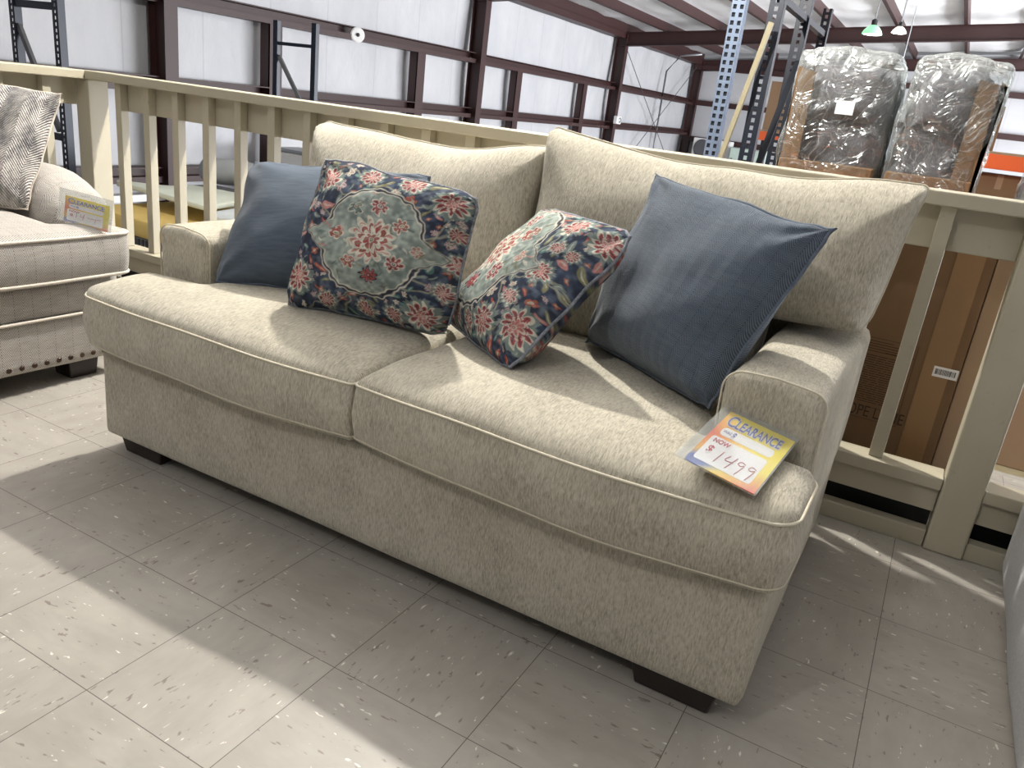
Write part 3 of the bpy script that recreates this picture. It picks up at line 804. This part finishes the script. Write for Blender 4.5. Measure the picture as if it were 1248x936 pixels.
# ------------------------------------------------------------------ cream herringbone sofa at the left
s2 = thing('sofa', 'cream herringbone sofa with bronze nailheads at the left edge beside the beige sofa', 'sofa', (-1.2, 0, 0))
Y0 = -1.25
def s2seat():
    def f(a, b, h):
        x = a + .014 * math.cos(PI * .5 * min(1, abs(h) / .08)) * max(0, 1 - (-.70 - a) / .15)
        cr = .018 * max(0, math.sin(PI * max(0, min(1, (b + .2) / .98)))) if h > 0 else 0
        return wob((x, b, .428 + h + cr * max(0, min(1, (-.70 - a) / .2))), .007, 3.2, 4.0)
    return cushion([(-1.42, -.70, -.18, .585), (-.86, -.70, .584, .785)], .066, .088, .07, 0, f,
                   corners=[(-.70, .785, 1, 1, .05), (-.86, .785, -1, 1, .03)], step=.04, side=8, seams=(.069, -.067))
bm, lps = s2seat(); o = obj('seat_cushion', bm, M['cream_h'], s2, smooth=True)
for l_ in lps:
    t_ = bmesh.new(); tube(t_, l_, .0055, 8, closed=True); obj('piping', t_, M['cream_welt'], o, smooth=True)
bm, _ = cushion([(-1.42, -.70, Y0 + .2, -.19)], .066, .088, .07, 0, lambda a, b, h: Vector((a, b, .428 + h)), step=.06, side=6)
obj('seat_cushion', bm, M['cream_h'], s2, smooth=True)
obj('front_rail', subbox(-1.5, -.722, Y0, .72, .235, .345, .02, 6.0, .004), M['cream_h'], s2, smooth=True)
obj('base', subbox(-1.72, -.712, Y0, .73, .068, .238, .015, 7.0, .004), M['cream_h'], s2, smooth=True)
t_ = bmesh.new(); tube(t_, [(-.708, Y0 + k * .1, .238) for k in range(20)] + [(-.708, .715, .238)], .005, 8); obj('piping', t_, M['cream_welt'], s2, smooth=True)
NR = [(.0001, .0055), (.004, .005), (.007, .0035), (.0085, .001), (.009, 0)]
nail_me = None
yn = .70
while yn > .17:
    if nail_me is None:
        b = bmesh.new(); lathe(b, [(r, z) for r, z in NR][::-1], (0, 0, 0), 14, (1, 0, 0)); nail_me = bpy.data.meshes.new('nailhead'); b.to_mesh(nail_me); b.free(); nail_me.materials.append(M['nail'])
        for p in nail_me.polygons: p.use_smooth = True
    n_ = bpy.data.objects.new('nailhead', nail_me); C.objects.link(n_); n_.parent = s2; n_.location = (-.7095 + 1.2, yn, .092); n_.rotation_euler = (0, 0, 0); yn -= .0405
for a in ((-.84, -.74, .55, .66), (-1.65, -1.55, .55, .66)): obj('foot', foot(*a, z1=.08), M['foot'], s2)
def s2arm():
    H = .44
    def f(a, b, h):     # plane (y,z), length x
        x = -1.315 + h
        z = b - .10 * max(0, (x + 1.10) / .24) ** 2 if b > .45 else b
        return wob((x, a, z), .005, 3.0, 8.0)
    return cushion([(.62, .86, .24, .665)], H - .05, H, .05, 0, f, corners=[(.62, .665, -1, 1, .11), (.86, .665, 1, 1, .11)], step=.04, side=14, seams=(H - .02,))
bm, lps = s2arm(); o = obj('arm', bm, M['cream_h'], s2, smooth=True)
obj('back', subbox(-1.76, -1.5, Y0, .79, .24, .86, .06, 9.0, .006), M['cream_h'], s2, smooth=True)
M['grey_pattern'] = None
t = NT('grey_chunky_weave'); uv_ = t.uv(); s_ = t.sep(uv_)
tri = t.math('ABSOLUTE', t.math('SUBTRACT', t.math('FRACT', t.math('MULTIPLY', s_[0], 9)), .5))
wv = t.math('SINE', t.math('MULTIPLY', t.math('ADD', s_[1], t.math('MULTIPLY', tri, .16)), 560)); nn = t.noise(t.scale(uv_, 1, .5), 22, 4, .7)
t.col(t.ramp(t.math('ADD', t.math('MULTIPLY', nn, 1.0), t.math('MULTIPLY', wv, .07)), [(.30, srgb(96, 94, 96)), (.47, srgb(164, 160, 158)), (.62, srgb(214, 208, 202))])); t.rough(.95); t.bump(wv, .003, .9)
M['grey_pattern'] = t.m
pillow(M['grey_pattern'], 'throw_pillow', 'grey and white woven pillow propped in the corner of the cream herringbone sofa', (-1.36, .42, .955), (-1.03, .80, .92), (-.98, .61, .525), (-1.27, .16, .525), .10, 90, seed=6, cat='pillow', welt='cream_welt', pin=.10)

# ------------------------------------------------------------------ grey sofa at the right edge
s3 = thing('sofa', 'light grey sofa whose rounded side shows at the right edge of the photo', 'sofa', (2.5, .6, 0))
obj('side_panel', subbox(2.085, 2.34, -.05, 1.370, .006, .70, .05, 12.0, .012), M['grey_fab'], s3, smooth=True)
obj('base', subbox(2.34, 3.05, -.02, 1.33, .05, .33, .03, 13.0, .004), M['grey_fab'], s3, smooth=True)
obj('seat_cushion', subbox(2.345, 3.05, .0, 1.10, .335, .50, .05, 14.0, .006), M['grey_fab'], s3, smooth=True)
obj('back', subbox(2.345, 3.05, 1.10, 1.33, .335, .85, .06, 15.0, .006), M['grey_fab'], s3, smooth=True)
for a in ((2.16, 2.25, .02, .12), (2.16, 2.25, 1.22, 1.32), (2.9, 3.0, .02, .12), (2.9, 3.0, 1.2, 1.3)): obj('foot', foot(*a, z1=.052), M['foot'], s3)

# ------------------------------------------------------------------ cream railing along the platform edge
rail = thing('railing', 'cream painted wooden railing with square balusters running behind the beige sofa', 'railing', (0, 1.42, 0))
obj('top_cap', BX(-1.845, 3.2, 1.375, 1.515, .940, .977, .004), M['cream'], rail)
obj('apron_board', BX(-1.63, 1.90, 1.442, 1.480, .825, .939, .003), M['cream'], rail)
obj('apron_board', BX(2.003, 3.2, 1.442, 1.480, .825, .939, .003), M['cream'], rail)
for k in range(19):
    x = -1.625 + .1845 * k
    obj('baluster', BX(x, x + .038, 1.402, 1.4405, .221, .939, .002), M['cream'], rail)
for x in (2.18, 2.36, 2.54, 2.72): obj('baluster', BX(x, x + .038, 1.402, 1.4405, .221, .939, .002), M['cream'], rail)
for x0, x1 in ((-1.772, 1.898), (2.002, 3.2)):
    obj('bottom_rail', BX(x0, x1, 1.375, 1.465, .183, .220, .003), M['cream'], rail)
    obj('skirt_board', BX(x0, x1, 1.395, 1.433, .110, .182, .003), M['cream'], rail)
    obj('kick_board', BX(x0, x1, 1.385, 1.43, .0, .052, .003), M['cream'], rail)
obj('post', BX(-1.868, -1.775, 1.380, 1.478, 0, .939, .004), M['cream'], rail)
obj('post', BX(1.900, 2.002, 1.372, 1.468, 0, .939, .006), M['cream'], rail)
rail2 = thing('railing', 'short return of the cream railing behind the cream herringbone sofa', 'railing', (-1.85, .4, 0))
obj('top_cap', BX(-1.925, -1.785, -1.3, 1.3745, .940, .977, .004), M['cream'], rail2)
obj('apron_board', BX(-1.90, -1.862, -1.3, 1.379, .825, .939, .003), M['cream'], rail2)
for k in range(12):
    y = 1.20 - .2 * k
    obj('baluster', BX(-1.861, -1.823, y, y + .038, .221, .939, .002), M['cream'], rail2)
obj('bottom_rail', BX(-1.90, -1.81, -1.3, 1.379, .183, .220, .003), M['cream'], rail2)
obj('kick_board', BX(-1.90, -1.86, -1.3, 1.379, .0, .052, .003), M['cream'], rail2)

# ------------------------------------------------------------------ carton behind the railing
b1 = thing('carton', 'tall brown carton with printed warning panel behind the railing', 'box', (1.4, 1.9, 0))
obj('body', BX(.75, 1.872, 1.66, 2.10, .0, .925, .004), M['carton'], b1)
o = obj('corner_board', BX(1.874, 1.955, 1.662, 2.10, .0, .925, .003), M['carton_l'], b1)
obj('tape', BX(1.77, 1.845, 1.6575, 1.6595, .002, .923), plain('packing_tape', srgb(146, 113, 78), .35), b1)
TF = Matrix(((1, 0, 0, 0), (0, 0, 1, 0), (0, 1, 0, 0), (0, 0, 0, 1)))      # local x->x, y->z, z->y
def tf(x, y, z): m = Matrix(((1, 0, 0, x), (0, 0, -1, y), (0, 1, 0, z), (0, 0, 0, 1))); return m
K = tf(0, 1.6595, 0)
pb = bmesh.new()
def line(b, x0, z0, x1, z1, wd=.0012):
    box(b, min(x0, x1) - wd / 2, max(x0, x1) + wd / 2, 1.6585, 1.6598, min(z0, z1) - wd / 2, max(z0, z1) + wd / 2)
line(pb, 1.50, .508, 1.745, .508); line(pb, 1.745, .508, 1.745, .245); line(pb, 1.50, .245, 1.745, .245); line(pb, 1.50, .245, 1.50, .508); line(pb, 1.50, .285, 1.745, .285)
line(pb, 1.66, .468, 1.745, .468)
rs_ = random.Random(3)
z = .452
while z > .30:
    x = 1.51
    while x < 1.725:
        L = rs_.uniform(.008, .03); line(pb, x, z, min(x + L, 1.73), z, .0022); x += L + rs_.uniform(.003, .008)
    z -= .0072
z = .498
while z > .458:
    line(pb, 1.51, z, 1.70 - rs_.uniform(0, .03), z, .002); z -= .008
obj('printed_panel', pb, M['ink'], b1)
text('LOPE LANE', .052, tf(0, 1.6597, 0), 1.575, .252, 0, M['ink'], b1, sx=.72)
tb = bmesh.new(); A_ = [(1.715, 1.6585, .478), (1.735, 1.6585, .478), (1.725, 1.6585, .498)]
vs = [tb.verts.new(p) for p in A_] + [tb.verts.new((p[0], 1.6598, p[2])) for p in A_]
tb.faces.new(vs[:3]); tb.faces.new(vs[3:][::-1])
for k in range(3): tb.faces.new((vs[k], vs[(k + 1) % 3], vs[3 + (k + 1) % 3], vs[3 + k]))
obj('warning_triangle', tb, M['ink'], b1)
st = obj('barcode_sticker', BX(1.800, 1.868, 1.6555, 1.6572, .432, .464), M['paper'], b1)
bb = bmesh.new(); x = 1.806
while x < 1.860:
    wd = rs_.choice([.0008, .0016, .0024]); box(bb, x, x + wd, 1.6548, 1.6556, .440, .457); x += wd + rs_.choice([.001, .0018])
obj('bars', bb, M['black'], st)

# ------------------------------------------------------------------ perforated rack posts
def rack_post(bm, x, y, z0, z1, wx=.085, wy=.07, cols=1, pitch=.05, flip=False, holes_side=True):
    t = .003
    def face(ax, c0, c1, fixed, ncol):
        # perforated strip across c0..c1
        wcol = (c1 - c0) / ncol; hole = .024
        for k in range(ncol):
            a, b = c0 + k * wcol, c0 + (k + 1) * wcol; m = (a + b) / 2
            for p0, p1 in ((a, m - hole / 2), (m + hole / 2, b)):
                if ax == 'x': box(bm, p0, p1, fixed, fixed + t, z0, z1)
                else: box(bm, fixed, fixed + t, p0, p1, z0, z1)
            z = z0
            while z < z1:
                if ax == 'x': box(bm, m - hole / 2, m + hole / 2, fixed, fixed + t, z, min(z + pitch - .028, z1))
                else: box(bm, fixed, fixed + t, m - hole / 2, m + hole / 2, z, min(z + pitch - .028, z1))
                z += pitch
    face('x', x, x + wx, y, cols)
    if holes_side: face('y', y, y + wy, x, 1)
    else: box(bm, x, x + t, y, y + wy, z0, z1)
    box(bm, x + wx - t, x + wx, y, y + wy, z0, z1)
    return bm
def zig(bm, x, ys, z0, z1, th=.03):
    z = z0; k = 0
    while z < z1 - .1:
        a, b = (ys[0], ys[1]) if k % 2 == 0 else (ys[1], ys[0])
        beam(bm, (x, a, z), (x, b, min(z + .6, z1)), th, .015); z += .6; k += 1
r1 = thing('storage_rack', 'navy perforated pallet rack frame standing left of the bagged chairs', 'rack', (.37, 5.7, LOW))
for (x, y, zt, wx) in ((.335, 4.80, 3.3, .095), (.335, 5.72, 3.3, .095), (.36, 6.60, 2.10, .07)):
    obj('upright', rack_post(bmesh.new(), x, y, LOW, zt, wx), M['rack_navy'], r1)
obj('tie_bar', beam(bmesh.new(), (.39, 4.85, 1.905), (.39, 6.6, 1.905), .05, .045), M['rack_navy'], r1)
obj('tie_bar', beam(bmesh.new(), (.39, 4.85, .55), (.39, 6.6, .55), .05, .045), M['rack_navy'], r1)
obj('diagonal_brace', beam(bmesh.new(), (.42, 4.86, .55), (.42, 5.70, 1.60), .045, .02), M['rack_hole'], r1)
r2 = thing('storage_rack', 'pale blue perforated rack post left of the navy rack frame', 'rack', (.12, 4.8, LOW))
obj('upright', rack_post(bmesh.new(), .085, 4.80, LOW, 3.3, .095, .07, 2, holes_side=False), M['rack_pale'], r2)
obj('slot_shade_sheet', BX(.089, .176, 4.812, 4.818, LOW, 3.3), M['rack_hole'], r2)  # dark sheet painted as the shade seen through the slots
tag(obj('plank', beam(bmesh.new(), (.395, 4.70, 1.74), (-.08, 4.70, -.9), .04, .03), M['tan']), 'tan wooden plank leaning against the navy rack frame', 'plank')
r3 = thing('storage_rack', 'dark blue perforated rack frame by the wall, above the grey woven pillow', 'rack', (-5.6, 3.5, LOW))
for x in (-5.96, -5.34): obj('upright', rack_post(bmesh.new(), x, 3.5, LOW, 2.6, .075, .07), M['rack_navy'], r3)
for z in (1.375, .3, -.7): obj('cross_bar', BX(-5.89, -5.34, 3.51, 3.55, z - .03, z + .03), M['rack_navy'], r3)
obj('diagonal_brace', beam(bmesh.new(), (-5.88, 3.53, 1.20), (-5.40, 3.53, .35), .05, .03, (0, 1, 0)), M['rack_grey'], r3)
r4 = thing('storage_rack', 'short dark blue rack frame by the wall, seen above the middle of the railing', 'rack', (-4.0, 5, LOW))
for x, zt in ((-4.30, 1.53), (-3.82, 1.53)): obj('upright', BX(x, x + .055, 5.0, 5.05, LOW, zt, .003), M['rack_navy'], r4)
for z in (1.33, .2): obj('cross_bar', BX(-4.25, -3.82, 5.01, 5.04, z - .015, z + .015), M['rack_navy'], r4)
obj('diagonal_brace', beam(bmesh.new(), (-4.24, 5.02, 1.22), (-3.85, 5.02, .70), .04, .02, (0, 1, 0)), M['rack_grey'], r4)

# ------------------------------------------------------------------ orange beam rack carrying the bagged chairs
r5 = thing('pallet_rack', 'pallet rack with orange beams holding the plastic wrapped chairs', 'rack', (1.8, 3.6, LOW))
for x in (.70, 3.1):
    for y in (3.10, 4.05): obj('upright', BX(x, x + .07, y, y + .07, LOW, .87, .003), M['rack_navy'], r5)
for z in (.80, -.345):
    for y in (3.05, 4.12): obj('beam', BX(.77, 3.1, y, y + .045, z - .05, z + .03, .004), M['orange'], r5)
    obj('shelf_deck', BX(.75, 3.12, 3.10, 4.11, z + .031, z + .05), M['tan'], r5)
def carton(x0, x1, y0, y1, z0, z1, label, m='carton', grp=None):
    c = thing('carton', label, 'box', ((x0 + x1) / 2, (y0 + y1) / 2, z0), grp)
    o = obj('body', BX(x0, x1, y0, y1, z0, z1, .004), M[m], c)
    obj('flap_seam', BX(x0 + .002, x1 - .002, (y0 + y1) / 2 - .002, (y0 + y1) / 2 + .002, z1, z1 + .0012), M['ink'], c)
    t_ = bmesh.new(); xm = (x0 + x1) / 2; box(t_, xm - .025, xm + .025, y0 - .0012, y0, z1 - .12, z1); obj('tape', t_, M['carton_l'], c)
    return c
carton(1.9, 2.75, 3.22, 4.0, -.294, .28, 'light tan carton on the orange shelf seen right of the right railing post', 'carton_l')
carton(1.75, 2.85, 3.2, 4.0, LOW, -.40, 'brown carton under the orange shelf beam, low at the right')

# ------------------------------------------------------------------ plastic wrapped chairs
def hull(x0, x1, y0, y1, z0, z1, lean, seed, amp, step=.022, rr=.14, peak=.5):
    H = (y1 - y0) / 2; cx = (x0 + x1) / 2
    def f(a, b, h):
        v = (b - z0) / (z1 - z0)
        x = cx + (a - cx) * (1 - .04 * v * v) + lean * v
        z = b + .03 * v * v * math.sin(PI * max(0, min(1, (a - x0) / (x1 - x0) * .9 + peak * .1)))
        p = Vector((x, (y0 + y1) / 2 - h, z))
        n = Vector(p) * 7; k = abs(noise.noise(n + Vector((seed, 0, 0)))) + .5 * abs(noise.noise(n * 2.3 + Vector((0, seed, 0))))
        q_ = wob(p, amp, 6, seed); c = Vector((cx, (y0 + y1) / 2, (z0 + z1) / 2)); d = (q_ - c).normalized()
        return q_ + d * (k - .3) * amp * 1.6
    return cushion([(x0, x1, z0, z1)], H - rr, H, rr, 0, f, corners=[(x0, z1, -1, 1, rr * .5), (x1, z1, 1, 1, rr * .5), (x0, z0, -1, -1, .05), (x1, z0, 1, -1, .05)], step=step, side=26)[0]
def bagged(label, x0, x1, y0, y1, z0, z1, lean, side, seed):
    r_ = thing('wrapped_chair', label, 'chair', ((x0 + x1) / 2, (y0 + y1) / 2, z0), None)
    w_ = x1 - x0; cx0, cx1 = (x0 + .13 * w_, x1 - .04 * w_) if side < 0 else (x0 + .04 * w_, x1 - .15 * w_)
    obj('upholstered_back', hull(cx0, cx1, y0 + .10, y1 - .06, z0 + .04, z1 - .05, lean * .95, seed, .022, .03, .10), M['dark_uph'], r_, smooth=True)
    # rolled headrest over the back
    def hf(a, b, h):
        v = 1.0; return wob(((a) + lean * .9, y0 + .15 - h, b), .012, 6, seed + 2)
    hb, _ = cushion([(cx0 + .03, cx1 - .03, z1 - .30, z1 - .04)], .02, .11, .10, 0, hf, corners=[(cx0 + .03, z1 - .04, -1, 1, .08), (cx1 - .03, z1 - .04, 1, 1, .08)], step=.03, side=3)
    obj('headrest', hb, M['dark_uph'], r_, smooth=True)
    c = bmesh.new(); sx = x0 + .012 if side < 0 else x1 - .012
    for (yy0, yy1) in ((y0 + .03, y0 + .05),):
        L = lean * .93
        xa, xb = (sx, sx + .20 * w_) if side < 0 else (sx - .24 * w_, sx)
        v = [c.verts.new(p) for p in ((xa, yy0, z0), (xb, yy0, z0), (xb, yy1, z0), (xa, yy1, z0), (xa + L + .015 * -side, yy0, z1 - .07), (xb + L, yy0, z1 - .09), (xb + L, yy1, z1 - .09), (xa + L + .015 * -side, yy1, z1 - .07))]
        for f in ((0, 3, 2, 1), (4, 5, 6, 7), (0, 1, 5, 4), (1, 2, 6, 5), (2, 3, 7, 6), (3, 0, 4, 7)): c.faces.new([v[i] for i in f])
        xs = (sx, sx + .012) if side < 0 else (sx - .012, sx)
        v = [c.verts.new(p) for p in ((xs[0], yy0, z0), (xs[1], yy0, z0), (xs[1], y1 - .05, z0), (xs[0], y1 - .05, z0), (xs[0] + L + .015 * -side, yy0, z1 - .07), (xs[1] + L, yy0, z1 - .09), (xs[1] + L, y1 - .05, z1 - .15), (xs[0] + L, y1 - .05, z1 - .15))]
        for f in ((0, 3, 2, 1), (4, 5, 6, 7), (0, 1, 5, 4), (1, 2, 6, 5), (2, 3, 7, 6), (3, 0, 4, 7)): c.faces.new([v[i] for i in f])
    obj('cardboard_corner', c, M['carton'], r_)
    obj('cardboard_tray', BX(x0 + .02, x1 - .02, y0 + .02, y1 - .03, z0, z0 + .11, .006), M['carton'], r_)
    obj('plastic_bag', hull(x0, x1, y0, y1, z0 + .001, z1, lean, seed + 5, .018, .02, .085), M['film'], r_, smooth=True)
    return r_
b_ = bagged('grey chair in a clear plastic bag beside the navy rack, cardboard on its left', .905, 1.375, 3.14, 3.85, .853, 1.45, -.01, -1, 3.0)
lb = obj('paper_label', BX(1.135, 1.215, 3.115, 3.118, 1.185, 1.245), M['paper'], b_)
bagged('grey chair in a plastic bag, second from the rack, wide cardboard strip on its right', 1.392, 1.79, 3.14, 3.85, .853, 1.455, .02, 1, 8.0)
bagged('plastic wrapped chair cut off by the right edge of the photo', 1.97, 2.5, 3.14, 3.85, .853, 1.46, .06, 1, 14.0)

# far rack seen between the bagged chairs
r6 = thing('pallet_rack', 'distant pallet rack with orange beams seen between two wrapped chairs', 'rack', (2.4, 7.5, LOW))
for x in (1.62, 4.4):
    for y in (7.0, 7.9): obj('upright', BX(x, x + .09, y, y + .09, LOW, 1.75, .004), M['rack_navy'], r6)
for z in (1.06, .68, -.3):
    for y in (6.95, 7.96): obj('beam', BX(-.2 if False else 1.2, 4.4, y, y + .045, z - .06, z + .06, .004), M['orange'], r6)
    obj('shelf_deck', BX(1.2, 4.4, 7.0, 7.95, z + .062, z + .08), M['tan'], r6)
carton(1.74, 1.90, 7.1, 7.8, 1.14, 1.50, 'upright brown carton on the top shelf of the distant rack')
carton(1.3, 1.6, 7.1, 7.8, 1.14, 1.60, 'tan carton beside the post of the distant rack', 'carton_l')
carton(1.74, 2.3, 7.1, 7.8, .762, .96, 'flat brown carton on the middle shelf of the distant rack')
r7 = thing('pallet_rack', 'pallet rack with orange beam ends seen behind the navy rack frame', 'rack', (.0, 10, LOW))
for x in (-.66, -.36): obj('upright', BX(x, x + .08, 10.0, 10.08, LOW, 1.06, .004), M['rack_navy'], r7)
obj('beam', BX(-.74, -.28, 9.95, 10.0, .97, 1.08, .004), M['orange'], r7); obj('shelf_deck', BX(-.72, -.28, 10.0, 10.9, 1.08, 1.10), M['tan'], r7)
carton(-.70, -.40, 10.1, 10.8, 1.102, 1.70, 'tall tan cartons on the rack behind the navy frame', 'carton_l')

# ------------------------------------------------------------------ foam and sheets seen through the railing
cr = thing('crate', 'grey corrugated crate under the foam slabs, seen through the railing', 'crate', (-4.0, 4.1, LOW))
obj('body', BX(-4.9, -2.6, 3.45, 4.62, LOW + .08, -.40, .01), M['foam_g'], cr)
bm = bmesh.new()
for k in range(46): box(bm, -4.88 + k * .05, -4.86 + k * .05, 3.435, 3.45, LOW + .1, -.41)
obj('ribs', bm, M['rack_grey'], cr); obj('skid', BX(-4.8, -2.7, 3.5, 4.6, LOW, LOW + .08), M['tan'], cr)
def slab(x0, x1, y0, y1, z0, th, seed, am=.06, tilt=0.0):
    def f(a, b, h): return Vector((a, b, z0 + th / 2 + h + tilt * (a - x0) + am * (.5 + .5 * noise.noise(Vector((a * .9 + seed, b * .9, 0))))))
    return cushion([(x0, x1, y0, y1)], th / 2 - .01, th / 2, .015, 0, f, corners=[(x0, y0, -1, -1, .05), (x1, y0, 1, -1, .05)], step=.08, side=3)[0]
tag(obj('foam_slab', slab(-4.85, -2.62, 3.40, 4.6, -.395, .15, 1.0, .04), M['foam_y'], smooth=True), 'yellow foam slab at the bottom of the stack seen through the railing', 'foam')
tag(obj('foam_sheet', slab(-4.95, -3.75, 3.72, 4.55, -.235, .05, 3.0, .22, .02), M['foam_w'], smooth=True), 'pale green foam sheet bowed over the left of the yellow slab', 'foam')
tag(obj('foam_sheet', slab(-3.7, -2.7, 3.62, 4.4, -.235, .04, 6.0, .20, .0), plain('white_foam', srgb(214, 220, 222), .8), smooth=True), 'white foam sheet sloping over the right of the yellow slab', 'foam')
bm = bmesh.new(); tube(bm, [wob((-5.0 + k * .22, 4.83, .05 + .02 * math.sin(k)), .03, 3, 2) for k in range(13)], .13, 14)
tag(obj('foam_roll', bm, M['foam_g'], smooth=True), 'long grey wrapped roll lying behind the foam sheets', 'roll')
bm = bmesh.new(); tube(bm, [(-3.75, 4.05, -.06), (-3.5, 3.95, -.06), (-3.25, 3.8, -.08), (-3.05, 3.65, -.10)], [.03, .05, .05, .02], 10)
tag(obj('black_bag', bm, M['black'], smooth=True), 'crumpled black bag on the white foam sheet', 'bag')
tag(obj('board', BX(-3.0, -2.72, 3.60, 3.9, -.19, -.15, .004), M['red']), 'small red board under the edge of the white foam sheet', 'board')
st_ = thing('storage_stand', 'low dark stand holding the long grey roll', 'stand', (-4.0, 5.0, LOW))
obj('top', BX(-5.1, -2.3, 4.66, 4.97, -.15, -.115), M['rack_grey'], st_)
for x in (-5.0, -2.45): obj('leg', BX(x, x + .06, 4.76, 4.86, LOW, -.151), M['rack_grey'], st_)
ap = thing('daylight_gap_block', 'white block standing in for a bright daylight gap above the left blue pillow', 'cabinet', (-6.9, 8.0, LOW))  # white block added in place of a bright patch of daylight
obj('body', BX(-7.25, -6.5, 8.0, 8.5, LOW, -.02, .02), M['white'], ap); obj('block_top', BX(-7.27, -6.48, 7.98, 8.52, -.018, .03, .01), M['galv'], ap)
obj('block_front', BX(-7.20, -6.55, 7.985, 7.998, LOW + .1, -.08, .004), M['white'], ap)
rp = thing('red_panel', 'narrow red upright panel beside the white daylight block', 'panel', (-6.35, 8.1, LOW))
obj('panel', BX(-6.42, -6.28, 8.0, 8.04, LOW, .16, .004), M['red'], rp); obj('rim', BX(-6.44, -6.26, 7.99, 8.05, .161, .19), M['white'], rp)

# ------------------------------------------------------------------ small items in the hall
fan = thing('wall_fan', 'round white fan mounted on the upper steel girt', 'fan', (WX + .25, 10.06, 1.82))
b = bmesh.new(); lathe(b, [(.115, 0), (.12, .02), (.12, .05), (.10, .06)], (WX + .21, 10.06, 1.80), 24, (1, -.6, 0)); obj('housing', b, M['white'], fan)
b = bmesh.new(); lathe(b, [(.03, .06), (.03, .075), (.01, .08)], (WX + .21, 10.06, 1.80), 12, (1, -.6, 0)); obj('hub', b, M['black'], fan)
def small(name, label, cat, x, y, z, s):
    t = thing(name, label, cat, (x, y, z)); obj('housing', BX(x, x + s * .8, y - s, y + s, z - s * .7, z + s * .7, s * .15), M['white'], t)
    b = bmesh.new(); lathe(b, [(s * .45, 0), (s * .5, .02), (s * .3, .04)], (x + s * .8, y, z), 14, (1, 0, 0)); obj('lens', b, M['galv'], t)
small('alarm_horn', 'small white alarm box on the steel column left of the far corner', 'alarm', WX + .3, 21.6, .92, .16)
cn = thing('conduit', 'thin grey conduit running down the far end of the left wall', 'pipe', (WX + .1, 25.9, LOW))
b = bmesh.new(); tube(b, [(WX + .1, 25.9, LOW), (WX + .1, 25.9, 2.6), (WX + .5, 25.9, 3.1), (WX + 1.2, 25.9, 3.2)], .03, 8); obj('pipe', b, M['galv'], cn, smooth=True)
obj('bracket', BX(WX + .05, WX + .16, 25.82, 25.98, 1.7, 1.76), M['galv'], cn)
for (a, bq, lab) in (((WX + .15, 21.8, 3.0), (WX + .15, 28.9, -1.1), 'steel brace cable slanting down from the corner column to the right'), ((WX + .17, 21.8, -1.1), (WX + .17, 28.9, 3.0), 'steel brace cable rising to the far corner of the hall')):
    b = bmesh.new(); tube(b, [a, bq], .012, 6); tag(obj('brace_cable', b, M['rack_grey']), lab, 'cable')
uh = thing('ventilator', 'white wall unit with a round grey fan on the far end wall', 'ventilator', (-6.6, 29, .3))
obj('housing', BX(-7.1, -5.7, 28.6, 29.0, -.3, .62, .03), M['white'], uh)
b = bmesh.new(); lathe(b, [(.30, 0), (.32, .03), (.28, .05), (.06, .04)], (-6.72, 28.6, .27), 28, (0, -1, 0)); obj('grille', b, M['rack_grey'], uh)
gp = thing('green_cabinet', 'pale green cabinet standing at the far end wall', 'cabinet', (-5.2, 28.5, LOW))
obj('body', BX(-5.6, -4.4, 28.2, 28.9, LOW, .45, .02), plain('pale_green_paint', srgb(190, 208, 198), .5), gp); obj('handle', BX(-5.5, -5.46, 28.16, 28.2, -.2, .1), M['galv'], gp)

def high_bay(label, x, y, z, s, col, strength, watts):
    t = thing('hanging_lamp', label, 'lamp', (x, y, z), None)
    b = bmesh.new(); lathe(b, [(.34 * s, 0), (.345 * s, .01), (.30 * s, .12 * s), (.20 * s, .24 * s), (.11 * s, .30 * s), (.105 * s, .30 * s), (.19 * s, .235 * s), (.29 * s, .12 * s), (.33 * s, .005)][:5], (x, y, z), 28)
    obj('reflector', b, NTglass(col), t, smooth=True)
    b = bmesh.new(); lathe(b, [(.02, -.004), (.28 * s, -.003), (.28 * s, -.001), (.02, 0)], (x, y, z), 28); obj('lens', b, emit('lamp_lens', (1, 1, .97, 1), strength), t)
    b = bmesh.new(); lathe(b, [(.07 * s, .30 * s), (.10 * s, .31 * s), (.10 * s, .46 * s), (.05 * s, .50 * s)], (x, y, z), 18); obj('ballast', b, M['black'], t)
    b = bmesh.new(); tube(b, [(x, y, z + .5 * s), (x, y, roofz(x) + .16)], .012, 6); obj('chain', b, M['galv'], t)
    light('lamp_glow', 'POINT', (x, y, z - .12), watts, (1, 1, .95), .1)
    return t
def NTglass(c):
    t = NT('reflector_shade'); t.col(c); t.rough(.3); t.b.inputs['Emission Color'].default_value = c; t.b.inputs['Emission Strength'].default_value = .9; return t.m
high_bay('hanging high bay lamp with a green tinted shade above the first wrapped chair', -.38, 16.0, 2.99, .52, srgb(150, 225, 175), 9, 30)
high_bay('hanging high bay lamp with a pale shade, right of the green tinted one', .07, 16.0, 3.04, .38, srgb(215, 210, 200), 9, 30)
high_bay('far hanging lamp seen between the two wrapped chairs', -.07, 19.8, 2.75, .42, srgb(190, 195, 195), 1, 5)
